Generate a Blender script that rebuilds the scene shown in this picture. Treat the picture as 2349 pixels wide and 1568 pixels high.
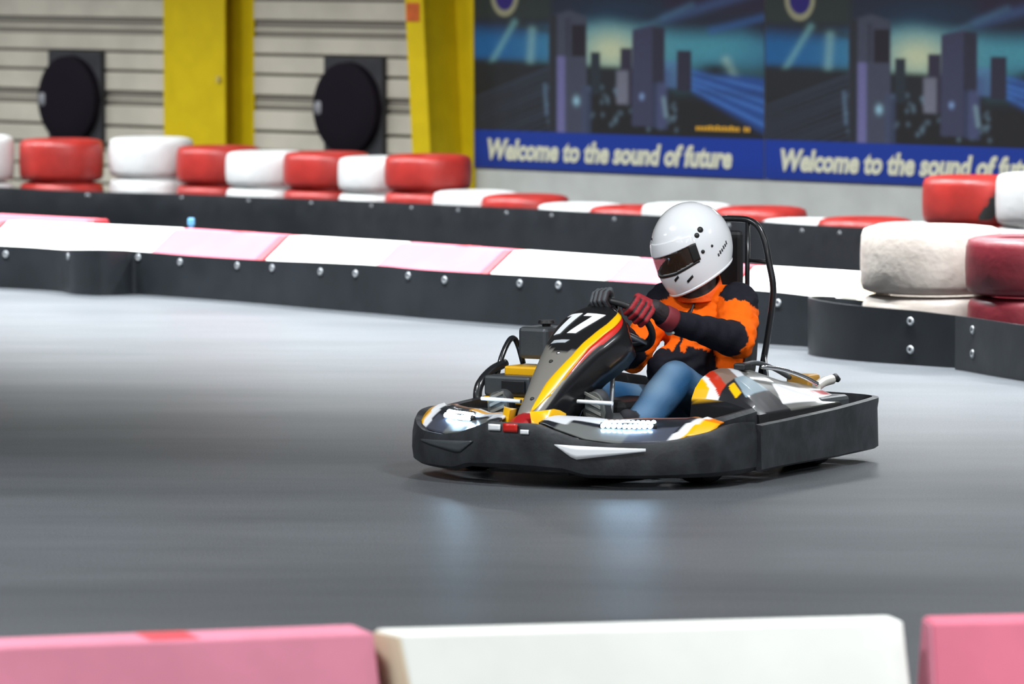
import bpy, math, random
import numpy as np
from mathutils import Vector, Matrix, noise as mnoise

random.seed(7)
S = bpy.context.scene
for o in list(bpy.data.objects):
    bpy.data.objects.remove(o, do_unlink=True)
COL = S.collection
PI = math.pi

# ------------------------------------------------------------------ camera, world, lamps, exposure
CAM_H = 2.31
cd = bpy.data.cameras.new('camera')
cd.lens = 200.0
cd.sensor_width = 36.0
cd.clip_end = 300
cd.dof.use_dof = True
cd.dof.focus_distance = 25.0
cd.dof.aperture_fstop = 3.8
cam = bpy.data.objects.new('camera', cd)
COL.objects.link(cam)
cam.location = (0, 0, CAM_H)
cam.rotation_euler = (PI / 2 - math.atan(934 / 13050.0), 0, 0)
S.camera = cam

w = bpy.data.worlds.new('hall_ambient')
S.world = w
w.use_nodes = True
w.node_tree.nodes['Background'].inputs[0].default_value = (0.92, 0.96, 1.0, 1)
w.node_tree.nodes['Background'].inputs[1].default_value = 0.06

Q = 2 ** -0.5
WALL_DIR = Vector((Q, -Q, 0))           # the hall runs from far left to near right
WALL_N = Vector((-Q, -Q, 0))


def tube_lamp(base, t, power, height=4.3, size=(1.5, 0.16), col=(0.93, 0.97, 1.0), spread=180):
    l = bpy.data.lights.new('fluorescent_tube', 'AREA')
    l.shape = 'RECTANGLE'
    l.size, l.size_y = size
    l.energy = power
    l.color = col
    l.spread = math.radians(spread)
    o = bpy.data.objects.new('fluorescent_tube', l)
    COL.objects.link(o)
    p = base + WALL_DIR * t
    o.location = (p.x, p.y, height)
    o.rotation_euler = (0, 0, -PI / 4)
    return o


rowA = Vector((0.133, 33.54, 0)) + WALL_N * 1.0      # bright row above the straight beside the kart
for i in range(-4, 5):
    tube_lamp(rowA, i * 2.6, 285, spread=108)
rowB = rowA - WALL_N * 4.2                            # over the lane in front of the back wall
for i in range(-7, 2):
    tube_lamp(rowB, i * 2.8, 245, spread=152)
# the general, dimmer rows over the track nearer the camera and behind it
for yy, pw, sp_ in ((22.0, 230, 145), (15.0, 220, 155), (8.5, 110, 180), (2.0, 120, 180), (-4.5, 110, 180)):
    for xx in (-7.5, -2.5, 2.5, 7.5):
        tube_lamp(Vector((xx, yy, 0)), 0, pw, spread=sp_)

S.view_settings.view_transform = 'Standard'
S.view_settings.look = 'None'
S.view_settings.exposure = 0.0
S.view_settings.gamma = 1.0
S.view_settings.use_curve_mapping = False


# ------------------------------------------------------------------ colour and material helpers
def lin(c):
    return tuple((x / 255 / 12.92) if x / 255 <= 0.04045 else ((x / 255 + 0.055) / 1.055) ** 2.4 for x in c)


MATS = {}


def mat(name, col=(0.5, 0.5, 0.5), rough=0.5, metal=0.0, spec=0.5, coat=0.0, var=0.0, vscale=6.0,
        bump=0.0, bscale=60.0, attr=False, emit=0.0, trans=0.0, alpha=1.0, col2=None, rvar=0.0):
    if name in MATS:
        return MATS[name]
    m = bpy.data.materials.new(name)
    m.use_nodes = True
    nt = m.node_tree
    b = nt.nodes['Principled BSDF']
    b.inputs['Base Color'].default_value = (*col, 1)
    b.inputs['Roughness'].default_value = rough
    b.inputs['Metallic'].default_value = metal
    b.inputs['Specular IOR Level'].default_value = spec
    b.inputs['Coat Weight'].default_value = coat
    b.inputs['Coat Roughness'].default_value = 0.06
    b.inputs['Transmission Weight'].default_value = trans
    b.inputs['Alpha'].default_value = alpha
    tc = nt.nodes.new('ShaderNodeTexCoord')
    src = None
    if attr:
        a = nt.nodes.new('ShaderNodeVertexColor')
        a.layer_name = 'paint'
        src = a.outputs['Color']
    if var > 0:
        n = nt.nodes.new('ShaderNodeTexNoise')
        n.inputs['Scale'].default_value = vscale
        n.inputs['Detail'].default_value = 5
        nt.links.new(tc.outputs['Object'], n.inputs['Vector'])
        mx = nt.nodes.new('ShaderNodeMix')
        mx.data_type = 'RGBA'
        rp = nt.nodes.new('ShaderNodeValToRGB')
        rp.color_ramp.elements[0].position = 0.36
        rp.color_ramp.elements[1].position = 0.64
        nt.links.new(n.outputs['Fac'], rp.inputs['Fac'])
        if col2 is None:
            col2 = tuple(c * (1 - var) for c in col)
        if src is not None:
            mx.blend_type = 'MULTIPLY'
            mx.inputs[0].default_value = var
            nt.links.new(src, mx.inputs[6])
            nt.links.new(rp.outputs['Color'], mx.inputs[7])
        else:
            nt.links.new(rp.outputs['Color'], mx.inputs[0])
            mx.inputs[6].default_value = (*col2, 1)
            mx.inputs[7].default_value = (*col, 1)
        src = mx.outputs[2]
    if src is not None:
        nt.links.new(src, b.inputs['Base Color'])
    if rvar > 0:
        n = nt.nodes.new('ShaderNodeTexNoise')
        n.inputs['Scale'].default_value = vscale * 1.7
        n.inputs['Detail'].default_value = 4
        nt.links.new(tc.outputs['Object'], n.inputs['Vector'])
        mr = nt.nodes.new('ShaderNodeMapRange')
        mr.inputs['To Min'].default_value = max(0.02, rough - rvar)
        mr.inputs['To Max'].default_value = min(1, rough + rvar)
        nt.links.new(n.outputs['Fac'], mr.inputs['Value'])
        nt.links.new(mr.outputs['Result'], b.inputs['Roughness'])
    if bump > 0:
        n = nt.nodes.new('ShaderNodeTexNoise')
        n.inputs['Scale'].default_value = bscale
        n.inputs['Detail'].default_value = 3
        nt.links.new(tc.outputs['Object'], n.inputs['Vector'])
        bp = nt.nodes.new('ShaderNodeBump')
        bp.inputs['Strength'].default_value = bump
        bp.inputs['Distance'].default_value = 0.02
        nt.links.new(n.outputs['Fac'], bp.inputs['Height'])
        nt.links.new(bp.outputs['Normal'], b.inputs['Normal'])
    if emit > 0:
        b.inputs['Emission Color'].default_value = (*col, 1)
        b.inputs['Emission Strength'].default_value = emit
    MATS[name] = m
    return m


# ------------------------------------------------------------------ geometry helpers
class Geo:
    def __init__(self):
        self.v, self.f = [], []

    def add(self, v, f):
        k = len(self.v)
        self.v += [tuple(map(float, p)) for p in v]
        self.f += [tuple(i + k for i in q) for q in f]
        return self

    def box(self, c, s, M=None):
        x, y, z = (a / 2 for a in s)
        vs = [Vector((sx * x, sy * y, sz * z)) for sz in (-1, 1) for sy in (-1, 1) for sx in (-1, 1)]
        if M is not None:
            vs = [M @ p for p in vs]
        vs = [p + Vector(c) for p in vs]
        return self.add(vs, [(0, 2, 3, 1), (4, 5, 7, 6), (0, 1, 5, 4), (2, 6, 7, 3), (0, 4, 6, 2), (1, 3, 7, 5)])

    def tube(self, pts, r, n=10, closed=False, caps=True):
        P = [Vector(p) for p in pts]
        m = len(P)
        R = r if isinstance(r, (list, tuple)) else [r] * m
        vs, fs = [], []
        up = None
        for i in range(m):
            a = P[(i - 1) % m] if (closed or i > 0) else P[i]
            b = P[(i + 1) % m] if (closed or i < m - 1) else P[i]
            t = (b - a).normalized()
            if up is None:
                up = Vector((0, 0, 1)) if abs(t.z) < 0.9 else Vector((1, 0, 0))
            sd = t.cross(up).normalized()
            up = sd.cross(t).normalized()
            for j in range(n):
                q = 2 * PI * j / n
                vs.append(P[i] + (sd * math.cos(q) + up * math.sin(q)) * R[i])
        for i in range(m if closed else m - 1):
            for j in range(n):
                i2 = (i + 1) % m
                fs.append((i * n + j, i * n + (j + 1) % n, i2 * n + (j + 1) % n, i2 * n + j))
        if caps and not closed:
            fs.append(tuple(range(n)))
            fs.append(tuple((m - 1) * n + j for j in reversed(range(n))))
        return self.add(vs, fs)

    def lathe(self, prof, n=32, M=None, c=(0, 0, 0)):
        vs, fs = [], []
        m = len(prof)
        for i, (r, z) in enumerate(prof):
            for j in range(n):
                q = 2 * PI * j / n
                p = Vector((r * math.cos(q), r * math.sin(q), z))
                if M is not None:
                    p = M @ p
                vs.append(p + Vector(c))
        for i in range(m - 1):
            for j in range(n):
                fs.append((i * n + j, i * n + (j + 1) % n, (i + 1) * n + (j + 1) % n, (i + 1) * n + j))
        if prof[0][0] > 1e-6:
            fs.append(tuple(reversed(range(n))))
        if prof[-1][0] > 1e-6:
            fs.append(tuple((m - 1) * n + j for j in range(n)))
        return self.add(vs, fs)

    def loft(self, rings, ring_closed=True, caps=True):
        n = len(rings[0])
        vs = [p for r_ in rings for p in r_]
        fs = []
        for i in range(len(rings) - 1):
            for j in range(n if ring_closed else n - 1):
                fs.append((i * n + j, i * n + (j + 1) % n, (i + 1) * n + (j + 1) % n, (i + 1) * n + j))
        if caps and ring_closed:
            fs.append(tuple(reversed(range(n))))
            fs.append(tuple((len(rings) - 1) * n + j for j in range(n)))
        return self.add(vs, fs)

    def prism(self, poly, d):
        """poly: list of 3D points, extruded by vector d"""
        n = len(poly)
        d = Vector(d)
        P = [Vector(p) for p in poly]
        vs = P + [p + d for p in P]
        fs = [tuple(reversed(range(n))), tuple(range(n, 2 * n))]
        for j in range(n):
            fs.append((j, (j + 1) % n, n + (j + 1) % n, n + j))
        return self.add(vs, fs)

    def mesh(self, name):
        me = bpy.data.meshes.new(name)
        me.from_pydata(self.v, [], self.f)
        me.validate()
        me.update()
        return me


def fix_normals(me):
    import bmesh
    bm = bmesh.new()
    bm.from_mesh(me)
    bmesh.ops.recalc_face_normals(bm, faces=bm.faces)
    bm.to_mesh(me)
    bm.free()


def obj(name, geo, m, parent=None, smooth=False, bevel=0.0, solid=0.0, sub=0, angle=None, fixn=True):
    me = geo.mesh(name) if isinstance(geo, Geo) else geo
    if fixn and isinstance(geo, Geo):
        fix_normals(me)
    o = bpy.data.objects.new(name, me)
    COL.objects.link(o)
    if m is not None and not me.materials:
        me.materials.append(m)
    if smooth:
        me.polygons.foreach_set('use_smooth', [True] * len(me.polygons))
        if angle is not None:
            try:
                me.set_sharp_from_angle(angle=math.radians(angle))
            except Exception:
                pass
    if parent is not None:
        o.parent = parent
    if solid:
        s = o.modifiers.new('solid', 'SOLIDIFY')
        s.thickness = solid
        s.offset = 0
    if bevel:
        b = o.modifiers.new('bevel', 'BEVEL')
        b.width = bevel
        b.segments = 2
        b.limit_method = 'ANGLE'
    if sub:
        s = o.modifiers.new('sub', 'SUBSURF')
        s.levels = sub
        s.render_levels = sub
    return o


def tag(o, label, cat, group=None, kind=None):
    if label:
        o['label'] = label
    if cat:
        o['category'] = cat
    if group:
        o['group'] = group
    if kind:
        o['kind'] = kind
    return o


def empty(name, loc=(0, 0, 0), rz=0.0):
    o = bpy.data.objects.new(name, None)
    o.empty_display_size = 0.1
    COL.objects.link(o)
    o.location = loc
    o.rotation_euler = (0, 0, rz)
    return o


def link_copy(src, name, parent, loc=None, rot=None):
    c = src.copy()
    c.name = name
    COL.objects.link(c)
    c.parent = parent
    if loc is not None:
        c.location = loc
    if rot is not None:
        c.rotation_euler = rot
    return c


def paint(me, cols):
    """one colour per vertex (linear rgb)"""
    a = me.color_attributes.new('paint', 'FLOAT_COLOR', 'POINT')
    c = np.ones((len(me.vertices), 4), dtype=np.float32)
    c[:, :3] = cols
    a.data.foreach_set('color', c.ravel())


def text_mesh(body, size, parent, m, name, M, bold=0.0, shear=0.0, xs=1.0, ext=0.001, align='LEFT', space=1.0):
    cu = bpy.data.curves.new(name, 'FONT')
    cu.body = body
    cu.size = size
    cu.offset = bold
    cu.shear = shear
    cu.extrude = ext
    cu.align_x = align
    cu.resolution_u = 3
    cu.space_character = space
    t = bpy.data.objects.new(name, cu)
    COL.objects.link(t)
    bpy.context.view_layer.update()
    me = bpy.data.meshes.new_from_object(t)
    bpy.data.objects.remove(t, do_unlink=True)
    me.transform(M @ Matrix.Diagonal((xs, 1, 1, 1)))
    me.name = name
    me.materials.clear()
    me.materials.append(m)
    o = bpy.data.objects.new(name, me)
    COL.objects.link(o)
    o.parent = parent
    return o


def smoothpath(pts, k=6, closed=False):
    """Catmull-Rom through points"""
    P = [np.array(p, float) for p in pts]
    n = len(P)
    out = []
    rng = range(n) if closed else range(n - 1)
    for i in rng:
        p0 = P[(i - 1) % n] if (closed or i > 0) else 2 * P[0] - P[1]
        p1, p2 = P[i], P[(i + 1) % n]
        p3 = P[(i + 2) % n] if (closed or i < n - 2) else 2 * P[-1] - P[-2]
        for j in range(k):
            t = j / k
            out.append(0.5 * ((2 * p1) + (-p0 + p2) * t + (2 * p0 - 5 * p1 + 4 * p2 - p3) * t * t
                              + (-p0 + 3 * p1 - 3 * p2 + p3) * t ** 3))
    if not closed:
        out.append(P[-1])
    return out


def interp(x, xs, ys):
    return float(np.interp(x, xs, ys))


def sst(e0, e1, x):
    t = np.clip((x - e0) / (e1 - e0), 0, 1)
    return t * t * (3 - 2 * t)


# ------------------------------------------------------------------ floor
def floor_material():
    m = bpy.data.materials.new('track_floor')
    m.use_nodes = True
    nt = m.node_tree
    b = nt.nodes['Principled BSDF']
    tc = nt.nodes.new('ShaderNodeTexCoord')
    mp = nt.nodes.new('ShaderNodeMapping')
    mp.inputs['Rotation'].default_value = (0, 0, math.radians(20))
    mp.inputs['Scale'].default_value = (0.35, 1.1, 1)
    nt.links.new(tc.outputs['Object'], mp.inputs['Vector'])
    n1 = nt.nodes.new('ShaderNodeTexNoise')
    n1.inputs['Scale'].default_value = 0.9
    n1.inputs['Detail'].default_value = 6
    n1.inputs['Roughness'].default_value = 0.6
    nt.links.new(mp.outputs['Vector'], n1.inputs['Vector'])
    r1 = nt.nodes.new('ShaderNodeValToRGB')
    r1.color_ramp.elements[0].position = 0.3
    r1.color_ramp.elements[0].color = (0.055, 0.060, 0.066, 1)
    r1.color_ramp.elements[1].position = 0.7
    r1.color_ramp.elements[1].color = (0.088, 0.095, 0.103, 1)
    nt.links.new(n1.outputs['Fac'], r1.inputs['Fac'])
    n2 = nt.nodes.new('ShaderNodeTexNoise')
    n2.inputs['Scale'].default_value = 120
    n2.inputs['Detail'].default_value = 2
    nt.links.new(tc.outputs['Object'], n2.inputs['Vector'])
    r2 = nt.nodes.new('ShaderNodeValToRGB')
    r2.color_ramp.elements[0].position = 0.3
    r2.color_ramp.elements[0].color = (0.55, 0.55, 0.55, 1)
    r2.color_ramp.elements[1].position = 0.7
    r2.color_ramp.elements[1].color = (1.4, 1.4, 1.4, 1)
    nt.links.new(n2.outputs['Fac'], r2.inputs['Fac'])
    mx = nt.nodes.new('ShaderNodeMix')
    mx.data_type = 'RGBA'
    mx.blend_type = 'MULTIPLY'
    mx.inputs[0].default_value = 1.0
    nt.links.new(r1.outputs['Color'], mx.inputs[6])
    nt.links.new(r2.outputs['Color'], mx.inputs[7])
    nt.links.new(mx.outputs[2], b.inputs['Base Color'])
    mr = nt.nodes.new('ShaderNodeMapRange')
    mr.inputs['To Min'].default_value = 0.48
    mr.inputs['To Max'].default_value = 0.38
    nt.links.new(n1.outputs['Fac'], mr.inputs['Value'])
    nt.links.new(mr.outputs['Result'], b.inputs['Roughness'])
    b.inputs['Specular IOR Level'].default_value = 0.2
    bp = nt.nodes.new('ShaderNodeBump')
    bp.inputs['Strength'].default_value = 0.25
    bp.inputs['Distance'].default_value = 0.003
    nt.links.new(n2.outputs['Fac'], bp.inputs['Height'])
    nt.links.new(bp.outputs['Normal'], b.inputs['Normal'])
    return m


g = Geo()
g.box((0, 34, -0.1), (60, 80, 0.2))
tag(obj('floor', g, floor_material()), None, None, kind='structure')

# ------------------------------------------------------------------ back wall (local x along the wall, -y towards the track)
WALL_P = (-0.307, 45.79, 0)
WALL_RZ = -PI / 4
M_CONC = mat('painted_concrete', (0.52, 0.535, 0.505), 0.85, var=0.12, vscale=3.0, bump=0.15, bscale=30)
M_CLAD = mat('cream_cladding', (0.60, 0.555, 0.455), 0.55, var=0.16, vscale=2.2)
M_GROOVE = mat('cladding_groove', (0.22, 0.20, 0.165), 0.8)
M_YEL = mat('yellow_paint', (0.66, 0.48, 0.006), 0.55, var=0.1, vscale=5, spec=.2)
M_DARKPANEL = mat('dark_panel', (0.05, 0.05, 0.055), 0.7, var=0.2, spec=.2)
M_BLACKDISC = mat('black_disc', (0.010, 0.007, 0.012), 0.8, spec=.1)
M_GREY = mat('grey_mark', (0.25, 0.25, 0.27), 0.6)

wall = empty('wall_back', WALL_P, WALL_RZ)
wall['kind'] = 'structure'
g = Geo()
g.box((6.0, 0.15, 2.7), (12.6, 0.26, 5.4))
obj('concrete_face', g, M_CONC, wall)
g = Geo()
g.box((-7.0, 0.2, 2.7), (13.4, 0.16, 5.4))
obj('cladding_backing', g, M_GROOVE, wall)
# sectional cladding boards, each one its own piece (z low, z high, how proud)
boards = [(0.02, 0.155), (0.175, 0.31), (0.33, 0.49), (0.515, 0.652), (0.678, 0.838), (0.885, 0.905), (0.972, 1.128), (1.152, 1.293), (1.318, 1.452),
          (1.50, 1.53), (1.60, 1.755), (1.78, 1.92), (1.945, 2.08), (2.15, 2.3), (2.32, 2.46), (2.48, 2.62)]
for (x0, x1) in ((-9.5, -3.70), (-2.715, -0.62)):
    for z0, z1 in boards:
        g = Geo()
        th = 0.035 if z1 - z0 > 0.05 else 0.02
        g.box(((x0 + x1) / 2, 0.12 - th / 2, (z0 + z1) / 2), (x1 - x0, th, z1 - z0))
        obj('cladding_board', g, M_CLAD, wall, bevel=0.008)

# yellow steel door column between the two bays
col1 = empty('yellow_column', tuple(Vector(WALL_P) + WALL_DIR * -3.3), WALL_RZ)
tag(col1, 'wide yellow steel column with recessed flanges between the two cladding bays', 'column')
g = Geo(); g.box((0.135, -0.12, 2.6), (0.65, 0.02, 5.2)); obj('front_plate', g, M_YEL, col1, bevel=0.004)
g = Geo(); g.box((-0.32, 0.02, 2.6), (0.15, 0.16, 5.2)); obj('side_post', g, M_YEL, col1, bevel=0.006)
g = Geo(); g.box((-0.21, 0.0, 2.6), (0.03, 0.16, 5.2)); obj('side_rib', g, M_YEL, col1, bevel=0.004)
g = Geo(); g.box((0.135, 0.0, 2.6), (0.03, 0.22, 5.2)); obj('web', g, M_YEL, col1)
g = Geo(); g.box((0.12, 0.10, 2.6), (0.92, 0.02, 5.2)); obj('back_plate', g, M_YEL, col1, bevel=0.004)
g = Geo(); g.box((0.40, -0.145, 1.10), (0.03, 0.03, 0.05))
obj('hook', g, mat('hook_metal', (0.55, 0.45, 0.15), 0.4), col1, bevel=0.003)

# second column: an I beam whose web leans out towards its foot
col2 = empty('yellow_steel_beam', tuple(Vector(WALL_P) + WALL_DIR * -0.5), WALL_RZ)
tag(col2, 'yellow steel beam with a red sticker beside the blue banner', 'column')
g = Geo()
g.prism([(0.238, -0.40, 0), (0.443, -0.40, 0), (0.085, -0.40, 5.2), (-0.12, -0.40, 5.2)], (0, 0.03, 0))
obj('front_flange', g, M_YEL, col2, bevel=0.004)
g = Geo(); g.prism([(0.40, -0.38, 0), (0.40, 0.02, 0), (0.06, 0.02, 5.2), (0.06, -0.38, 5.2)], (0.02, 0, 0))
obj('web', g, M_YEL, col2)
g = Geo(); g.box((0.20, 0.0, 2.6), (0.62, 0.03, 5.2)); obj('back_flange', g, M_YEL, col2, bevel=0.004)
g = Geo(); g.box((0.215, -0.405, 1.69), (0.15, 0.006, 0.15)); obj('sticker', g, mat('red_sticker', lin((205, 95, 30)), 0.5, var=0.3, vscale=30), col2)

# round black discs on square panels
for t, lab in ((-4.99, 'black round wall disc on a dark square panel, left of the wide yellow column'),
               (-1.48, 'black round wall disc on a dark square panel, between the two yellow columns')):
    d = empty('wall_disc', tuple(Vector(WALL_P) + WALL_DIR * t), WALL_RZ)
    tag(d, lab, 'wall disc', 'round wall discs')
    g = Geo(); g.box((0.03, 0.06, 0.885), (0.70, 0.06, 0.84)); obj('panel', g, M_DARKPANEL, d, bevel=0.01)
    RX = Matrix.Rotation(PI / 2, 4, 'X')
    g = Geo()
    g.lathe([(0.0, 0.13), (0.2, 0.125), (0.32, 0.11), (0.375, 0.08), (0.38, 0.0)], 48, RX, (0.0, 0.04, 0.885))
    obj('disc', g, M_BLACKDISC, d, smooth=True, angle=40)
    g = Geo()
    g.lathe([(0.0, 0.012), (0.055, 0.01), (0.06, 0.0)], 20, RX, (-0.27, -0.07, 0.885))
    obj('badge', g, M_GREY, d, smooth=True)

# ------------------------------------------------------------------ printed banners
BW, BZ0, BZ1, BAND = 3.165, 0.445, 2.25, 0.745


def banner_mesh():
    nx, nz = 300, 190
    xs = np.linspace(0, 1, nx)
    zs = np.linspace(BZ0, BZ1, nz)
    X, Z = np.meshgrid(xs, zs)
    wob = 0.004 * np.sin(X * 9) * np.cos(Z * 4)
    V = np.stack([X * BW, -0.004 + wob * 0, Z], -1).reshape(-1, 3)
    idx = np.arange(nx * nz).reshape(nz, nx)
    F = np.stack([idx[:-1, :-1], idx[:-1, 1:], idx[1:, 1:], idx[1:, :-1]], -1).reshape(-1, 4)
    me = bpy.data.meshes.new('banner')
    me.from_pydata(V.tolist(), [], F.tolist())
    me.update()
    x = X * 2240.0                                # picture units across
    y = (1.79 - Z) / (1.79 - 0.745) * 1000.0      # picture units down
    rng = np.random.RandomState(3)

    def L(*c):
        return np.array(lin(c))

    C = np.zeros((nz, nx, 3))

    def over(mask, col):
        m_ = np.clip(mask, 0, 1)[..., None]
        C[:] = C * (1 - m_) + np.asarray(col) * m_

    def rect(x0, x1, y0, y1, s=10):
        return sst(x0 - s, x0 + s, x) * (1 - sst(x1 - s, x1 + s, x)) * sst(y0 - s, y0 + s, y) * (1 - sst(y1 - s, y1 + s, y))

    def line(x0, y0, x1, y1, wd):
        dx, dy = x1 - x0, y1 - y0
        t = np.clip(((x - x0) * dx + (y - y0) * dy) / (dx * dx + dy * dy), 0, 1)
        d = np.hypot(x - x0 - t * dx, y - y0 - t * dy)
        return np.exp(-(d / wd) ** 2)

    over(np.ones_like(x), L(22, 26, 34))
    # sky
    over(1 - sst(380, 520, y), L(30, 82, 128))
    over(rect(-50, 620, 190, 440, 40), L(14, 92, 150))
    over(np.exp(-((x - 1850) / 520) ** 2 - ((y - 330) / 190) ** 2), L(66, 142, 160))
    over(np.exp(-((x - 1120) / 520) ** 2 - ((y - 330) / 260) ** 2), L(84, 158, 168))
    over(np.exp(-((x - 1090) / 220) ** 2 - ((y - 370) / 150) ** 2), L(196, 205, 168))
    over(1 - sst(20, 200, y - 60 * np.abs(np.sin(x / 330)) - 0.10 * np.abs(x - 1100)), L(28, 34, 52))
    over(np.exp(-((x - 1150) / 380) ** 2 - ((y - 60) / 90) ** 2) * 0.8, L(22, 50, 76))
    over(rect(1500, 2300, -400, 60, 60) * 0.8, L(38, 26, 52))
    over(line(1500, 130, 2260, -110, 40) * 0.6, L(64, 92, 140))
    over(line(1300, 210, 1700, 20, 26) * 0.5, L(72, 112, 140))
    over(line(1850, 210, 2260, 100, 30) * 0.6, L(50, 96, 158))
    over(rect(-20, 620, -400, 150, 40) * 0.85, L(40, 50, 46))
    over(line(300, 175, 600, 230, 26) * 0.6, L(40, 50, 46))
    # rays
    over(line(330, 170, 120, 520, 26) * 0.55, L(120, 178, 180))
    over(line(470, 230, 450, 560, 34) * 0.6, L(130, 178, 178))
    over(line(1960, 430, 2040, 600, 36) * 0.7, L(150, 188, 180))
    # land and road
    over(sst(440, 500, y - 0.02 * x) * (1 - sst(1500, 1600, x)), L(26, 30, 36))
    over(sst(640, 760, y), L(24, 25, 28))
    for i in range(14):
        y0 = 560 + i * 34
        over(line(-60, y0 + 220, 620, y0 - 60 + 10 * math.sin(i * 5), 9) * 0.45, L(62, 74, 96))
    over(sst(0, 60, (y - 470) - 0.10 * (x - 1700)) * sst(1680, 1740, x) * (1 - sst(-30, 60, (y - 640) - 0.55 * (x - 1700))), L(32, 72, 140))
    for a, b2, c2 in ((510, 640, 0), (560, 730, 1), (600, 800, 2), (640, 900, 3)):
        over(line(1700, a, 2260, b2, 16) * 0.7, L(66, 116, 190))
    over(np.exp(-((x - 1880) / 120) ** 2 - ((y - 500) / 50) ** 2), L(24, 34, 46))
    over(rect(1740, 2300, 640, 700, 30) * 0.3, L(28, 44, 76))
    # sparkle of small lights
    for i in range(90):
        px, py = rng.uniform(560, 1600), rng.uniform(640, 960)
        over(np.exp(-((x - px) / 14) ** 2 - ((y - py) / 18) ** 2) * rng.uniform(0.2, 0.5), L(120, 150, 170))
    # towers
    over(rect(930, 1005, 385, 700), L(34, 44, 54))
    over(rect(1160, 1250, 350, 770), L(44, 40, 60))
    over(rect(1130, 1220, 520, 770, 16) * 0.8, L(122, 124, 140))
    over(rect(1480, 1640, 440, 640, 20) * 0.6, L(84, 116, 168))
    over(rect(1590, 1700, 360, 660), L(40, 38, 58))
    over(rect(1250, 1500, 160, 930) * sst(0, 30, (y - 160) - 0.25 * np.abs(1400 - x)), L(58, 60, 86))
    over(rect(1405, 1495, 190, 620), L(40, 40, 58))
    over(rect(1405, 1440, 600, 940, 12) * 0.7, L(44, 54, 84))
    over(rect(1440, 1520, 600, 950, 16) * 0.6, L(74, 84, 122))
    over(rect(605, 900, 70, 1000) * sst(0, 40, (y - 50) - 0.35 * np.abs(760 - x)), L(64, 68, 86))
    over(rect(605, 665, 110, 1000, 12), L(34, 38, 46))
    over(rect(668, 730, 420, 1000, 14) * 0.9, L(110, 108, 158))
    over(rect(735, 765, 140, 420, 8) * 0.7, L(44, 50, 62))
    over(rect(780, 892, 180, 420, 10), L(28, 22, 36))
    over(rect(860, 935, 640, 1000, 14) * 0.6, L(62, 74, 104))
    over(np.exp(-((x - 820) / 24) ** 2 - ((y - 755) / 34) ** 2), L(150, 196, 214))
    over(np.exp(-((x - 1325) / 18) ** 2 - ((y - 710) / 24) ** 2), L(130, 160, 204))
    over(line(1490, 720, 1510, 850, 16) * 0.7, L(130, 160, 170))
    over(line(570, 640, 585, 860, 14) * 0.6, L(96, 124, 150))
    # round emblem
    rr = np.hypot((x - 250) / 78, (y + 30) / 112)
    over(1 - sst(1.3, 1.5, rr), L(150, 148, 118))
    over(1 - sst(0.92, 1.04, rr), L(36, 20, 110))
    # grain of the print
    C *= (0.9 + 0.2 * rng.rand(nz, nx)[..., None])
    # blue title band
    bm_ = (Z < BAND)[..., None]
    C[:] = np.where(bm_, np.array(lin((8, 52, 150))) * (0.85 + 0.15 * sst(0.45, 0.6, Z))[..., None], C)
    paint(me, (C * 0.92).reshape(-1, 3))
    me.materials.append(mat('banner_print', rough=0.5, attr=True))
    return me


BM = banner_mesh()
M_LET = mat('banner_letter', lin((208, 208, 184)), 0.6)
M_YLET = mat('banner_small_letter', lin((214, 160, 40)), 0.6)
for k, (t, lab) in enumerate(((0.0, 'printed night-city banner with a blue title band, beside the yellow beam'),
                              (BW + 0.012, 'printed night-city banner above the tall red and white tires at the right edge'))):
    bn = empty('banner', tuple(Vector(WALL_P) + WALL_DIR * t), WALL_RZ)
    tag(bn, lab, 'banner', 'printed banners on the back wall')
    o = obj('print', BM, None, bn)
    RX = Matrix.Rotation(PI / 2, 4, 'X')
    text_mesh('Welcome to the sound of future', 0.218, bn, M_LET, 'title',
              Matrix.Translation((0.15, -0.010, 0.522)) @ RX, bold=0.010, shear=0.22, xs=0.925, ext=0.001)
    if k == 0:
        g = Geo()                       # small web line, too blurred to read
        xx = 2.47
        for i, hh in enumerate((.03, .03, .03, .034, .04, .032, .042, .032, .036, .032, .042, .032, .032, 0, .036, .034)):
            if hh:
                g.box((xx, -0.009, 0.80 + hh / 2), (0.026, 0.002, hh))
            xx += 0.036
        obj('web_line', g, M_YLET, bn)['kind'] = 'stuff'

# ------------------------------------------------------------------ tyres
M_RED = mat('red_tire_paint', (0.42, 0.026, 0.020), 0.42, var=0.25, vscale=7, bump=0.12, bscale=25)
M_DKRED = mat('dark_red_tire_paint', (0.13, 0.008, 0.015), 0.45, var=0.25, vscale=7, bump=0.12, bscale=25)
M_WHT = mat('white_tire_paint', (0.72, 0.73, 0.72), 0.45, var=0.10, vscale=7, bump=0.12, bscale=25)
M_CRM = mat('cream_tire_paint', (0.50, 0.45, 0.40), 0.55, var=0.14, vscale=6, col2=(0.40, 0.35, 0.31), bump=0.15, bscale=25)
M_RUB = mat('tire_rubber', (0.02, 0.02, 0.02), 0.8)


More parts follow.
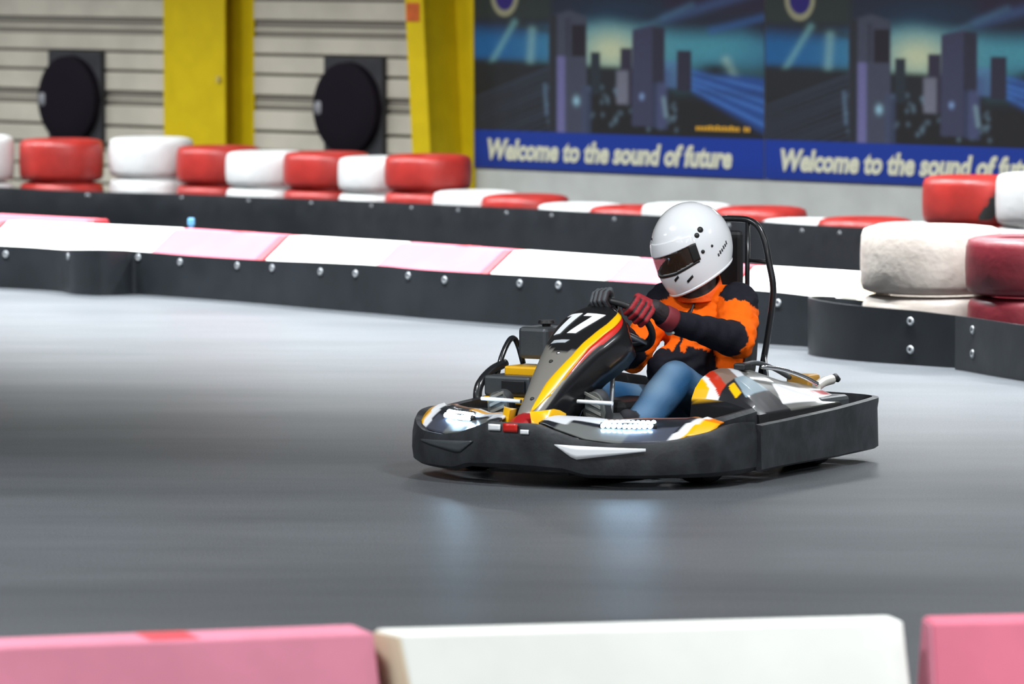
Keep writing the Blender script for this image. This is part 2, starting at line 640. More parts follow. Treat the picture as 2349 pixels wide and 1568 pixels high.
def tire_geo(D, h):
    R = D / 2
    c = min(0.055, h * 0.2)
    prof = [(R * 0.56, h * 0.10), (R * 0.58, 0.012), (R * 0.72, 0.0), (R - c * 0.9, 0.006), (R - c * 0.3, c * 0.35), (R - 0.004, c),
            (R, h * 0.4), (R, h * 0.6), (R - 0.004, h - c), (R - c * 0.3, h - c * 0.35), (R - c * 0.9, h - 0.006),
            (R * 0.72, h), (R * 0.58, h - 0.012), (R * 0.56, h * 0.9)]
    g = Geo()
    n = 44
    g.lathe(prof, n)
    g.f = [f for f in g.f if len(f) == 4]
    m_ = len(prof)
    for j in range(n):
        g.f.append(((m_ - 1) * n + j, (m_ - 1) * n + (j + 1) % n, (j + 1) % n, j))
    return g


def tire(x, y, z, D, h, m, label, group, mark=None):
    root = obj('painted_tire', tire_geo(D, h), m, smooth=True, angle=50)
    root.location = (x, y, z)
    root.rotation_euler = (0, 0, random.uniform(0, 6))
    tag(root, label, 'tire', group)
    return root


GA = 'painted tires on the far barrier'
upper = [('w', -4.331, 45.6, .71, .34), ('r', -3.611, 45.6, .679, .34), ('w', -2.885, 45.5, .696, .376), ('r', -2.319, 45.0, .645, .345),
         ('w', -1.897, 44.4, .625, .35), ('r', -1.428, 43.9, .640, .358), ('w', -0.988, 43.35, .623, .356), ('r', -0.631, 42.75, .663, .393),
         ('r', 3.024, 37.2, .737, .415), ('w', 3.46, 36.67, .778, .44)]
ulab = ['white tire cut off by the left edge of the photo, on top of its stack',
        'upper red tire nearest the left edge, below the left wall disc',
        'upper white tire in front of the wide yellow column, taller than its neighbours',
        'upper red tire between the two white ones, below the wide yellow column',
        'upper white tire with a grey smudge, below the gap right of the yellow column',
        'upper red tire below the second wall disc',
        'narrow upper white tire just left of the last red stack, under the yellow beam',
        'wide upper red tire at the foot of the yellow beam, end of the tall stacks',
        'upper red tire with a black smear under the right banner',
        'upper white tire at the right edge of the photo under the right banner']
DT = 0.655
blab = ['lower white tire of the stack cut off by the left edge',
        'lower red tire under the leftmost upper red one, barely showing',
        'lower white tire sticking out under the tall white one',
        'lower red tire under the upper red one below the wide yellow column',
        'lower white tire under the white one with the grey smudge',
        'lower red tire under the upper red one below the second wall disc',
        'lower white tire under the narrow upper white one',
        'lower red tire at the foot of the yellow beam, under the last tall red one',
        'lower red tire under the red one with the black smear',
        'lower white tire under the upper white one at the right edge']
for (c, x, y, zt, zb), lab, bl in zip(upper, ulab, blab):
    DS = .66 if abs(x + .631) < .01 else .68
    tire(x, y, zb, DS, zt - zb, M_RED if c == 'r' else M_WHT, lab, GA)
    tire(x, y, 0, DS, zb - 0.004, M_RED if c == 'r' else M_WHT, bl, GA)
low = [('w', -0.264, 42.2, .415), ('r', 0.097, 41.65, .411), ('w', 0.506, 41.1, .373), ('r', 0.871, 40.5, .383), ('w', 1.233, 39.95, .428),
       ('r', 1.728, 39.5, .424), ('w', 2.022, 38.9, .369), ('r', 2.384, 38.35, .406), ('w', 2.713, 37.8, .395)]
llab = ['low white tire with a dark streak, first after the tall stacks', 'low red tire right of the streaked white tire',
        'low white tire left of the helmet, second white of the low row', 'low red tire just left of the white helmet',
        'low white tire partly hidden by the white helmet', 'low red tire right behind the seat hoop',
        'low white tire right of the seat hoop', 'low red tire last before the cream tire stack',
        'low white tire at the end of the low row behind the cream tire']
for (c, x, y, zt), lab in zip(low, llab):
    tire(x, y, 0, DT, zt, M_RED if c == 'r' else M_WHT, lab, GA)

# dark smear on the right red tire
g = Geo()
pts = []
NI, NJ = 40, 24
for i in range(NI):
    for j in range(NJ):
        a = -1.56 + 0.75 * i / (NI - 1)
        pts.append((0.3425 * math.cos(a), 0.3425 * math.sin(a), 0.05 + 0.24 * j / (NJ - 1)))
for i in range(NI - 1):
    for j in range(NJ - 1):
        ii, jj = i / NI, j / NJ
        wob = 0.07 * mnoise.noise(Vector((ii * 7, jj * 7, 1)))
        if abs(ii - (0.12 + 0.75 * jj) + wob) < 0.24 - 0.10 * abs(jj - .5):
            k = i * NJ + j
            g.f.append((k, k + NJ, k + NJ + 1, k + 1))
g.v = pts
smear_parent = [o for o in bpy.data.objects if o.get('label', '').startswith('upper red tire with a black smear')][0]
smear_parent.rotation_euler = (0, 0, 0)
sm = obj('rubber_smear', g, M_RUB, smear_parent, smooth=True)
sm.rotation_euler = (0, 0, 0.0)

# near stacks at the right
GB = 'tire stacks beside the bend'
for (x, y, zt, zb, D, m, n1) in ((2.30, 31.15, .719, .352, .78, M_CRM, 'cream'), (2.80, 30.45, .700, .385, .74, M_DKRED, 'dark red')):
    tire(x, y, zb, D, zt - zb, m, 'large ' + n1 + ' tire on top of its stack beside the bend', GB)
    tire(x + .01, y, 0, D, zb - 0.006, m, 'large ' + n1 + ' tire under another, its rim showing above the black ribbon', GB)

# ------------------------------------------------------------------ black ribbons
M_RIB = mat('black_ribbon', (0.015, 0.018, 0.022), 0.38, spec=0.45, var=0.3, vscale=4, rvar=0.12, bump=0.06, bscale=9)
M_BOLT = mat('bolt_zinc', (0.38, 0.40, 0.42), 0.4, metal=0.5)
M_BOLTC = mat('bolt_core', (0.06, 0.06, 0.06), 0.6)


def ribbon(name, pts, label, bolts, group, th=0.012, k=6, wav=0.0):
    """pts: (x, y, top z)"""
    P = smoothpath(pts, k)
    n = len(P)
    rings = []
    for i, p in enumerate(P):
        a = P[max(0, i - 1)]
        b = P[min(n - 1, i + 1)]
        t = np.array([b[0] - a[0], b[1] - a[1]])
        t /= np.linalg.norm(t)
        nn = np.array([t[1], -t[0]])
        zt = p[2]
        rr = []
        for off, z in ((1, 0.0), (1, zt * 0.33), (1, zt * 0.66), (1, zt), (-1, zt), (-1, 0.0)):
            bul = wav * math.sin(z / zt * PI)
            q = np.array([p[0], p[1]]) + nn * (off * th / 2 + bul)
            rr.append((q[0], q[1], z))
        rings.append(rr)
    g = Geo()
    g.loft(rings)
    o = obj(name, g, M_RIB, smooth=True, angle=50)
    tag(o, label, 'barrier ribbon', group)
    cum = [0]
    for i in range(1, n):
        cum.append(cum[-1] + math.hypot(P[i][0] - P[i - 1][0], P[i][1] - P[i - 1][1]))
    bm_ = Geo()
    bm_.lathe([(0.0, 0.005), (0.010, 0.005), (0.0105, 0.007), (0.021, 0.006), (0.024, 0.0)], 14)
    bme = bm_.mesh('bolt')
    fix_normals(bme)
    bme.materials.append(M_BOLT)
    bme.materials.append(M_BOLTC)
    for pl in bme.polygons:
        pl.use_smooth = True
        if Vector((pl.center.x, pl.center.y)).length < 0.008:
            pl.material_index = 1
    for (s, f) in bolts:
        i = min(range(n), key=lambda q: abs(cum[q] - s * cum[-1]))
        i = max(1, min(n - 2, i))
        t = Vector((P[i + 1][0] - P[i - 1][0], P[i + 1][1] - P[i - 1][1], 0)).normalized()
        nn = Vector((t.y, -t.x, 0))
        if nn.y > 0:
            nn = -nn
        sgn = 1 if nn.dot(Vector((t.y, -t.x, 0))) > 0 else -1
        c = Vector((P[i][0], P[i][1], P[i][2] * f)) + nn * (th / 2 + 0.0005)
        b = bpy.data.objects.new('bolt', bme)
        COL.objects.link(b)
        b.parent = o
        b.location = c
        b.rotation_euler = nn.to_track_quat('Z', 'Y').to_euler()
    return o


far = [(-4.491, 45.15, .31), (-4.07, 45.12, .312), (-3.581, 45.1, .286), (-2.914, 45.0, .272), (-2.438, 44.5, .281), (-1.95, 43.9, .289),
       (-1.45, 43.35, .298), (-1.05, 42.75, .31), (-0.68, 42.15, .321), (-0.33, 41.6, .331), (0.03, 41.05, .342), (0.42, 40.45, .349), (0.79, 39.9, .354),
       (1.18, 39.35, .363), (1.64, 38.8, .361), (1.96, 38.25, .365), (2.31, 37.7, .372), (2.66, 37.1, .383), (3.0, 36.55, .391), (3.385, 36.0, .404)]
fb = []
for s in (0.09, 0.165, 0.235, 0.29, 0.355, 0.41, 0.46, 0.51, 0.56, 0.615, 0.67, 0.72, 0.79, 0.825, 0.875, 0.93):
    fb += [(s, 0.86), (s, 0.48)]
ribbon('barrier_ribbon', far, 'long black plastic ribbon in front of the far row of red and white tires', fb, 'black barrier ribbons', wav=0.02)

mid = [(-3.667, 37.474, .277), (-3.357, 37.242, .278), (-3.113, 37.058, .276), (-2.93, 36.85, .275), (-2.82, 36.58, .288), (-2.65, 36.44, .296),
       (-2.50, 36.52, .288), (-2.43, 36.58, .279), (-2.34, 36.50, .277), (-2.26, 36.42, .275), (-2.012, 36.166, .270), (-1.573, 35.65, .274), (-1.112, 35.05, .290), (-0.816, 34.68, .296),
       (-0.492, 34.25, .292), (0.133, 33.539, .299), (0.322, 33.33, .3), (0.819, 32.77, .303), (1.444, 32.10, .299), (1.668, 31.88, .288),
       (1.85, 31.66, .287), (2.02, 31.46, .28)]
mb = [(0.05, .80), (0.135, .84), (0.21, .86), (0.255, .83), (0.32, .84), (0.365, .83), (0.43, .80), (0.475, .80), (0.535, .85), (0.58, .82), (0.66, .84), (0.695, .85), (0.905, .80)]
ribbon('barrier_ribbon', mid, 'black plastic ribbon with folds below the row of pink and white foam blocks', mb, 'black barrier ribbons')
segB = [(1.80, 31.62, .300), (1.70, 31.55, .308), (1.645, 31.40, .312), (1.66, 31.22, .312), (1.74, 31.03, .307), (1.862, 30.84, .302), (2.02, 30.66, .298), (2.172, 30.52, .294), (2.30, 30.39, .286), (2.378, 30.33, .281)]
ribbon('barrier_ribbon', segB, 'curled black ribbon section with two bolts below the cream tire stack', [(0.80, .80), (0.80, .28)], 'black barrier ribbons')
segC = [(2.365, 30.22, .288), (2.43, 30.06, .289), (2.52, 29.80, .29), (2.654, 29.45, .290), (2.79, 29.14, .292), (3.0, 28.7, .293)]
ribbon('barrier_ribbon', segC, 'black ribbon section with two bolts below the dark red tire at the right edge', [(0.13, .78), (0.13, .34)], 'black barrier ribbons')

# ------------------------------------------------------------------ foam blocks
M_PINK = mat('pink_foam', (0.60, 0.19, 0.27), 0.7, var=0.12, vscale=4)
M_PALEPINK = mat('faded_pink_foam', (0.62, 0.105, 0.155), 0.7, var=0.10, vscale=4)
M_REDF = mat('red_foam', (0.55, 0.035, 0.05), 0.6, var=0.12, vscale=4)
M_FOAM = mat('white_foam', (0.74, 0.74, 0.69), 0.7, var=0.06, vscale=4)
M_BEIGE = mat('yellowed_foam', (0.62, 0.53, 0.37), 0.7, var=0.1, vscale=5)


def foam_block(p0, p1, label, m, group, end_m=None, stripe=None, front=0.225, top=0.12, back=0.2, h=0.415, hp=0.255, mark=False, rnd=0.012, miter=0.0):
    """p0,p1: ends of the top front edge on the ground plan; the sloping face looks towards -normal side"""
    a, b = Vector((p0[0], p0[1], 0)), Vector((p1[0], p1[1], 0))
    t = (b - a)
    Ln = t.length
    t.normalize()
    rz = math.atan2(t.y, t.x)
    root = empty('foam_block', a, rz)
    tag(root, label, 'foam block', group)
    # local x along, -y to the track side
    sec = [(-front, 0), (-front, hp), (-0.0, h), (top, h), (top + back, hp * .2), (top + back, 0)]
    ew = 0.0 if stripe is None else 0.07
    g = Geo()
    ym, yr = top + back, top + back + front
    xo = [0.012 + miter * (ym - y) / yr for y, z in sec]
    A = [Vector((xx, y, z)) for xx, (y, z) in zip(xo, sec)]
    B = [Vector((Ln - 0.012 - ew, y, z)) for y, z in sec]
    n_ = len(sec)
    g.add(A + B, [tuple(reversed(range(n_))), tuple(range(n_, 2 * n_))] + [(j, (j + 1) % n_, n_ + (j + 1) % n_, n_ + j) for j in range(n_)])
    obj('block', g, m, root, bevel=rnd)
    if stripe:
        g = Geo()
        g.prism([(Ln - 0.012 - ew, y * 0.998, z * 0.998) for y, z in sec], (ew, 0, 0))
        obj('end_stripe', g, stripe, root, bevel=0.008)
    if end_m:
        g = Geo()
        g.prism([(xx - .006, y * 0.98, z * 0.98) for xx, (y, z) in zip(xo, sec)], (0.006, 0, 0))
        obj('end_face', g, end_m, root)
    if mark:
        g = Geo()
        g.box((Ln * 0.55, top * 0.5, h - 0.004), (0.14, top * 0.9, 0.012))
        obj('handle_patch', g, M_REDF, root, bevel=0.004)
    return root


GF = 'foam blocks on the middle barrier'
# top front edge line of the middle row, behind the ribbon
def top_at(px_list):
    return px_list
tops = [(-4.05, 38.45), (-3.36, 37.74), (-2.184, 36.74), (-1.415, 35.84), (-0.698, 35.07), (0.001, 34.20), (0.679, 33.36), (1.376, 32.57), (1.98, 31.90)]
names = [('pink foam block with red end stripe, cut off by the left edge', M_PALEPINK, M_REDF),
         ('long yellowish white foam block nearest the left edge', M_FOAM, None),
         ('pale pink foam block with a red end stripe, left of the four in the row', M_PALEPINK, M_REDF),
         ('white foam block between the two left pale pink ones', M_FOAM, None),
         ('pale pink foam block with a red end stripe, middle of the row', M_PALEPINK, M_REDF),
         ('white foam block left of the helmet', M_FOAM, None),
         ('pale pink foam block behind the helmet, its red stripe seen through the seat hoop', M_PALEPINK, M_REDF),
         ('white foam block right of the seat hoop, last of the row', M_FOAM, None)]
for i, (lab, m, st) in enumerate(names):
    foam_block(tops[i], tops[i + 1], lab, m, GF, stripe=st, mark=(m is M_PALEPINK and i > 0))
foam_block((-4.1, 39.22), (-2.78, 38.0), 'pale pink foam block standing behind the long white one at the left', M_PALEPINK, GF, stripe=M_REDF, h=0.41, front=0.2)
foam_block((1.99, 31.89), (2.14, 31.74), 'beige foam block end tucked behind the cream tire', M_BEIGE, GF, h=0.40, front=.12)
# blue scrap lying behind the row
g = Geo(); g.box((-2.1, 37.2, 0.435), (0.045, 0.045, 0.05)); g.box((-2.1, 37.2, 0.206), (0.03, 0.03, 0.412))
tag(obj('blue_marker', g, mat('blue_plastic', (0.10, 0.32, 0.55), 0.5), bevel=0.008), 'small blue peg sticking up behind the pink foam block', 'peg')

GN = 'foam blocks in the foreground'
foam_block((-1.56, 15.02), (-0.365, 15.40), 'pink foam block in the bottom left corner with a red handle patch', M_PINK, GN, front=0.16, hp=.05, top=0.2, mark=True, back=.2, rnd=.02)
foam_block((-0.415, 15.335), (1.095, 15.66), 'white foam block in the middle of the foreground', M_FOAM, GN, front=0.16, hp=.05, top=0.14, end_m=M_BEIGE, miter=.15, back=.2, rnd=.02)
foam_block((1.19, 15.62), (2.5, 15.85), 'deep pink foam block in the bottom right corner', mat('deep_pink_foam', (0.60, 0.13, 0.20), 0.7, var=0.12, vscale=4), GN, front=0.16, hp=.05, top=0.17, back=.2, miter=-.06, end_m=M_PINK, rnd=.02)

# ------------------------------------------------------------------ go-kart (local: x rearwards, y to the driver's right, z up)
KROOT = (0.1897, 24.042, 0)
KRZ = math.radians(57)


def K(u, v, z):
    return (u, -v, z)


kart = empty('go_kart', KROOT, KRZ)
tag(kart, 'black, yellow and red go-kart numbered 17 with lit headlights', 'go-kart')

M_PLAST = mat('black_bumper_plastic', (0.011, 0.012, 0.014), 0.45, spec=0.45, var=0.35, vscale=9, col2=(0.026, 0.028, 0.032), rvar=0.12, bump=0.08, bscale=40)
M_BLK = mat('gloss_black', (0.010, 0.010, 0.011), 0.22, coat=0.4)
M_SAT = mat('satin_black', (0.012, 0.012, 0.013), 0.5)
M_TUBE = mat('black_tube', (0.012, 0.013, 0.015), 0.28, coat=0.5)
M_CHR = mat('polished_steel', (0.75, 0.76, 0.78), 0.2, metal=1.0)
M_ALU = mat('brushed_aluminium', (0.50, 0.51, 0.52), 0.4, metal=0.8)
M_TYRE = mat('slick_rubber', (0.014, 0.014, 0.015), 0.6, bump=0.05)
M_WDEC = mat('white_decal', (0.78, 0.80, 0.82), 0.3, coat=0.3)
M_YDEC = mat('yellow_decal', (0.82, 0.43, 0.0), 0.28, coat=0.4)
M_RDEC = mat('red_decal', (0.52, 0.012, 0.006), 0.28, coat=0.4)
M_GDEC = mat('grey_panel', (0.185, 0.175, 0.155), 0.35, coat=0.3, var=0.1)
M_PAINT = mat('body_graphics', rough=0.3, coat=0.35, attr=True)
M_LED = mat('led_light', (0.48, 0.72, 1.0), 0.3, emit=48.0)
M_DKGREY = mat('dark_grey_plastic', (0.055, 0.062, 0.068), 0.4, var=0.15, bump=0.05)
M_TAN = mat('exhaust_tan', (0.42, 0.22, 0.03), 0.45, var=0.2)

HALF_F = [(-.345, 0), (-.343, .08), (-.338, .16), (-.30, .32), (-.22, .5), (-.1, .65), (.05, .755), (.2, .785), (.345, .775)]
HALF_R = [(.345, .768), (.6, .735), (1.1, .705), (1.44, .68), (1.545, .655), (1.60, .59), (1.63, .45), (1.645, .2), (1.648, 0)]


def full(h, k=8):
    s = smoothpath(h, k)
    left = [(p[0], -p[1]) for p in s[::-1]]
    return left[:-1] + [tuple(p) for p in s] if abs(s[0][1]) < 1e-6 else left + [tuple(p) for p in s]


FRONT = full(HALF_F)
REAR_L = [tuple(p) for p in smoothpath(HALF_R, 8)]
REAR = REAR_L + [(p[0], -p[1]) for p in REAR_L[::-1]][1:]


def f_top(v):
    return interp(abs(v), [0, .12, .2, .3, .42, .58, .66, .75, .785], [.272, .272, .245, .213, .197, .200, .215, .242, .268])


def f_bot(v):
    return interp(abs(v), [0, .24, .33, .9], [.078, .074, .05, .05])


def wall_loop(path, topf, botf, out_sign, th=0.03, lip=0.035):
    rings = []
    n = len(path)
    for i, p in enumerate(path):
        a, b = path[max(0, i - 1)], path[min(n - 1, i + 1)]
        t = np.array([b[0] - a[0], b[1] - a[1]])
        t /= np.linalg.norm(t)
        nn = np.array([-t[1], t[0]]) * out_sign
        zt, zb = topf(p), botf(p)
        hh = zt - zb
        sec = [(-0.02, zb), (0.004, zb + 0.10 * hh), (0.010, zb + 0.35 * hh), (0.008, zb + 0.7 * hh), (0.0, zt - 0.012), (-0.006, zt),
               (-lip, zt - 0.004), (-lip, zt - 0.02), (-th, zt - 0.05), (-th - 0.005, zb + 0.01)]
        rings.append([K(p[0] + nn[0] * o, p[1] + nn[1] * o, z) for o, z in sec])
    return rings


g = Geo()
g.loft(wall_loop(FRONT, lambda p: f_top(p[1]), lambda p: f_bot(p[1]), -1 if False else 1))
# make sure the outward side is outward: centre of kart is at u=.6
fb_o = obj('front_bumper', g, M_PLAST, kart, smooth=True, angle=40)


def front_point(v, z, off):
    i = min(range(len(FRONT)), key=lambda q: abs(FRONT[q][1] - v))
    i = max(1, min(len(FRONT) - 2, i))
    p = FRONT[i]
    q = FRONT[i + 1] if v > p[1] else FRONT[i - 1]
    f = 0 if abs(q[1] - p[1]) < 1e-9 else (v - p[1]) / (q[1] - p[1])
    u = p[0] + (q[0] - p[0]) * f
    t = np.array([FRONT[i + 1][0] - FRONT[i - 1][0], FRONT[i + 1][1] - FRONT[i - 1][1]])
    t /= np.linalg.norm(t)
    nn = np.array([-t[1], t[0]])
    return K(u + nn[0] * off, v + nn[1] * off, z)


def bumper_patch(name, vs, tops, bots, m, off=0.0135, parent=fb_o):
    g = Geo()
    n = len(vs)
    V = []
    for v, zt, zb in zip(vs, tops, bots):
        for k in range(4):
            z = zb + (zt - zb) * k / 3
            V.append(front_point(v, z, off))
    F = [(i * 4 + k, i * 4 + 4 + k, i * 4 + 5 + k, i * 4 + 1 + k) for i in range(n - 1) for k in range(3)]
    g.add(V, F)
    return obj(name, g, m, parent, smooth=True, solid=0.003)


vs = list(np.linspace(.205, .555, 16))
bumper_patch('arrow_sticker', vs, [interp(v, [.205, .555], [.190, .178]) for v in vs],
             [interp(v, [.205, .29, .555], [.187, .128, .166]) for v in vs], M_WDEC)
vs = list(np.linspace(-.56, -.20, 16))
bumper_patch('arrow_recess', vs, [interp(v, [-.56, -.2], [.165, .185]) for v in vs],
             [interp(v, [-.56, -.28, -.2], [.158, .128, .182]) for v in vs], M_DKGREY, 0.012)
vs = [-.10, -.085, -.07]
vs = list(np.linspace(-.115, -.055, 5))
bumper_patch('white_tab', vs, [.262] * 5, [.235] * 5, M_WDEC, 0.010)
vs = list(np.linspace(-.04, .03, 5))
bumper_patch('red_tab', vs, [.268] * 5, [.232] * 5, M_RDEC, 0.010)
vs = list(np.linspace(.045, .085, 5))
bumper_patch('white_tab', vs, [.245] * 5, [.226] * 5, M_WDEC, 0.010)

g = Geo()
g.loft(wall_loop(REAR, lambda p: interp(p[0], [.34, .6, 1.1, 1.5, 1.7], [.250, .250, .264, .282, .286]),
                 lambda p: interp(p[0], [.34, 1.15, 1.2, 1.7], [.05, .05, .052, .058]), -1))
rb = obj('rear_bumper', g, M_PLAST, kart, smooth=True, angle=40)
g = Geo(); g.box(K(1.36, .699, .165), (0.07, 0.012, 0.026)); obj('slot', g, mat('slot_black', (.002, .002, .002), .9), rb)

# chassis, floor tray, axle, bumper brackets
g = Geo()
for s in (1, -1):
    g.tube([K(*p) for p in smoothpath([(-.24, s * .12, .10), (-.1, s * .26, .08), (.3, s * .3, .07), (.9, s * .33, .07), (1.45, s * .34, .10)], 5)], 0.016)
for u in (.28, .75, 1.25, 1.45):
    g.tube([K(u, -.33, .075), K(u, .33, .075)], 0.015)
for s in (1, -1):
    g.tube([K(.36, s * .3, .14), K(.42, s * .73, .15)], 0.012)
    g.tube([K(1.15, s * .33, .12), K(1.15, s * .69, .16)], 0.012)
    g.tube([K(1.45, s * .33, .10), K(1.62, s * .33, .17)], 0.014)
    g.tube([K(-.24, s * .12, .10), K(-.32, s * .12, .14)], 0.013)
obj('chassis_frame', g, M_TUBE, kart, smooth=True, angle=50)
g = Geo()
g.prism([K(u, v, .048) for u, v in ((-.22, -.2), (-.22, .2), (.15, .32), (1.3, .34), (1.3, -.34), (.15, -.32))], (0, 0, .012))
obj('floor_tray', g, M_SAT, kart)
g = Geo(); g.tube([K(1.22, -.6, .14), K(1.22, .6, .14)], 0.022); obj('rear_axle', g, M_ALU, kart, smooth=True)


def wheel(u, v, R, wd, steer):
    e = Geo()
    prof = [(R * .52, -wd * .46), (R * .80, -wd * .5), (R * .94, -wd * .46), (R, -wd * .34), (R, 0), (R, wd * .34), (R * .94, wd * .46), (R * .80, wd * .5), (R * .52, wd * .46)]
    M = Matrix.Rotation(PI / 2, 4, 'X')
    e.lathe(prof, 36, M)
    e.f = [f for f in e.f if len(f) == 4]
    t = obj('wheel', e, M_TYRE, kart, smooth=True, angle=45)
    t.location = K(u, v, R)
    t.rotation_euler = (0, 0, steer)
    r_ = Geo()
    r_.lathe([(0.02, -wd * .3), (R * .40, -wd * .3), (R * .50, -wd * .47), (R * .53, -wd * .47), (R * .53, wd * .47), (R * .50, wd * .47), (R * .40, wd * .3), (0.02, wd * .3)], 28, M)
    obj('rim', r_, M_ALU, t, smooth=True, angle=35)
    h_ = Geo()
    h_.lathe([(0.0, wd * .36), (0.03, wd * .36), (0.035, -wd * .36), (0.0, -wd * .36)], 16, M)
    obj('hub', h_, M_SAT, t, smooth=True, angle=35)
    return t


wheel(.25, .565, .134, .13, math.radians(-8))
wheel(.25, -.565, .134, .13, math.radians(-8))
wheel(1.22, .50, .142, .20, 0)
wheel(1.22, -.50, .142, .20, 0)
for s in (1, -1):
    g = Geo()
    g.tube([K(.26, s * .30, .13), K(.26, s * .50, .13)], 0.018)
    g.tube([K(.25, s * .42, .06), K(.26, s * .42, .20)], 0.016)
    obj('stub_axle', g, M_ALU, kart, smooth=True, angle=50)

# pale tie bars either side of the nose
for a, b in (((0.05, -0.414, 0.328), (0.05, -0.213, 0.324)), ((0.05, 0.073, 0.337), (0.05, 0.247, 0.336))):
    g = Geo()
    g.tube([K(*a), K(*b)], 0.0085, 12)
    obj('tie_bar', g, mat('white_bar', (.8, .8, .78), .3), kart, smooth=True, angle=50)

# ---- nose fairing
NU = [-.205, -.185, -.10, -.01, .12, .20, .275, .33, .375, .405]
NZ = [.255, .305, .385, .467, .566, .613, .655, .690, .712, .722]
NWL = [.058, .064, .080, .102, .134, .156, .170, .160, .128, .08]
NCURVE = smoothpath([(u, z, w_) for u, z, w_ in zip(NU, NZ, NWL)], 8)
NN = 45


def nose_pt(i, a, off=0.0):
    """i station index (float), a in -1..1 across; off outward"""
    i = max(0, min(len(NCURVE) - 1.001, i))
    j = int(i)
    f = i - j
    p = NCURVE[j] * (1 - f) + NCURVE[j + 1] * f
    q0, q1 = NCURVE[max(0, j - 1)], NCURVE[min(len(NCURVE) - 1, j + 2)]
    t = np.array([q1[0] - q0[0], q1[1] - q0[1]])
    t /= np.linalg.norm(t)
    nrm = np.array([-t[1], t[0]])            # outward: forward and up
    wd = p[2]
    v = wd * math.sin(a * PI / 2 * 0.92) / math.sin(PI / 2 * 0.92)
    drop = 0.055 * (abs(a) ** 2.6) + 0.02 * a * a
    o = -drop + off
    return K(p[0] + nrm[0] * o, v - .035, p[1] + nrm[1] * o)


rings = []
ns = len(NCURVE)
for i in range(ns):
    rr = [nose_pt(i, -.98 + 1.96 * max(0, min(1, (k - 2) / (NN - 5))), {0: -.13, 1: -.06, NN - 1: -.13, NN - 2: -.06}.get(k, 0) * min(1, i / 8)) for k in range(NN)]
    rings.append(rr)
g = Geo()
g.loft(rings, ring_closed=False, caps=False)
me = g.mesh('nose_fairing')
fix_normals(me)
cols = np.zeros((len(me.vertices), 3))
for i in range(ns):
    for k in range(NN):
        a = -1 + 2 * (k - 2) / (NN - 5)
        s = i / (ns - 1)
        c = np.array((.008, .008, .009))
        if s < 0.50 - 0.09 * (1 - min(1, (a / .8) ** 2)) and -0.72 < a < 0.72:
            c = np.array((.175, .165, .145))
        if -1.01 < a < -0.8 and s < .72:
            c = np.array((.45, .16, .03))
        cols[i * NN + k] = c
paint(me, cols)
me.materials.append(M_PAINT)
nose = obj('nose_fairing', me, None, kart, smooth=True, solid=0.008)


def nose_strip(name, a0f, a1f, s0, s1, m, off=0.005, n=30, k=4):
    V, F = [], []
    for i in range(n + 1):
        s = s0 + (s1 - s0) * i / n
        for j in range(k + 1):
            a = a0f(s) + (a1f(s) - a0f(s)) * j / k
            V.append(nose_pt(s * (ns - 1), a, off))
    for i in range(n):
        for j in range(k):
            q = i * (k + 1) + j
            F.append((q, q + 1, q + k + 2, q + k + 1))
    g = Geo()
    g.add(V, F)
    return obj(name, g, m, nose, smooth=True, solid=0.002)


Y1 = lambda s: interp(s, [.10, .26, .36, .45, .6, .9], [.32, .72, .66, .62, .62, .78])
nose_strip('yellow_stripe', lambda s: interp(s, [.10, .26, .40, .6, .9], [.24, .20, .38, .42, .62]), Y1, .11, .90, M_YDEC)
nose_strip('red_stripe', lambda s: Y1(s) + .005, lambda s: interp(s, [.25, .30, .40, .6, .9], [.735, .90, .87, .84, .84]), .26, .89, M_RDEC)
# number 17 on the plate
iA, iB = 0.62 * (ns - 1), 0.86 * (ns - 1)


def plate_poly(name, pts, m=M_WDEC):
    """pts in plate coordinates (x across -1..1 fairing, s up) as quads strips"""
    V, F = [], []
    g = Geo()
    for quad in pts:
        V, F = [], []
        n = 6
        (x0, s0), (x1, s1), (x2, s2), (x3, s3) = quad   # bottom-left, bottom-right, top-right, top-left
        for i in range(n + 1):
            f = i / n
            for j in range(3):
                h = j / 2
                xb = x0 + (x1 - x0) * h
                xt = x3 + (x2 - x3) * h
                sb = s0 + (s1 - s0) * h
                st = s3 + (s2 - s3) * h
                V.append(nose_pt((sb + (st - sb) * f) * (ns - 1), xb + (xt - xb) * f, 0.006))
        for i in range(n):
            for j in range(2):
                q = i * 3 + j
                F.append((q, q + 1, q + 4, q + 3))
        g.add(V, F)
    return obj(name, g, m, nose, solid=0.002)


plate_poly('digit_one', [((-.52, .545), (-.34, .545), (-.16, .765), (-.34, .765)), ((-.50, .735), (-.35, .735), (-.34, .765), (-.42, .765))])
plate_poly('digit_seven', [((-.16, .545), (.04, .545), (.30, .735), (.10, .735)), ((-.10, .73), (.30, .73), (.34, .765), (-.06, .765))])
plate_poly('badge', [((-.42, .455), (-.02, .455), (.04, .478), (-.36, .478))], mat('silver_badge', (.4, .43, .46), .35))
for a, s in ((-.02, .405), (-.08, .37), (.0, .18)):
    g = Geo()
    p = nose_pt(s * (ns - 1), a, .004)
    nrm = (Vector(nose_pt(s * (ns - 1), a, .02)) - Vector(p)).normalized()
    M = nrm.to_track_quat('Z', 'Y').to_matrix().to_4x4()
    g.lathe([(0.0, .005), (.007, .004), (.010, 0)], 12, M, p)
    obj('bolt', g, M_CHR if a == -.02 else M_SAT, nose, smooth=True)
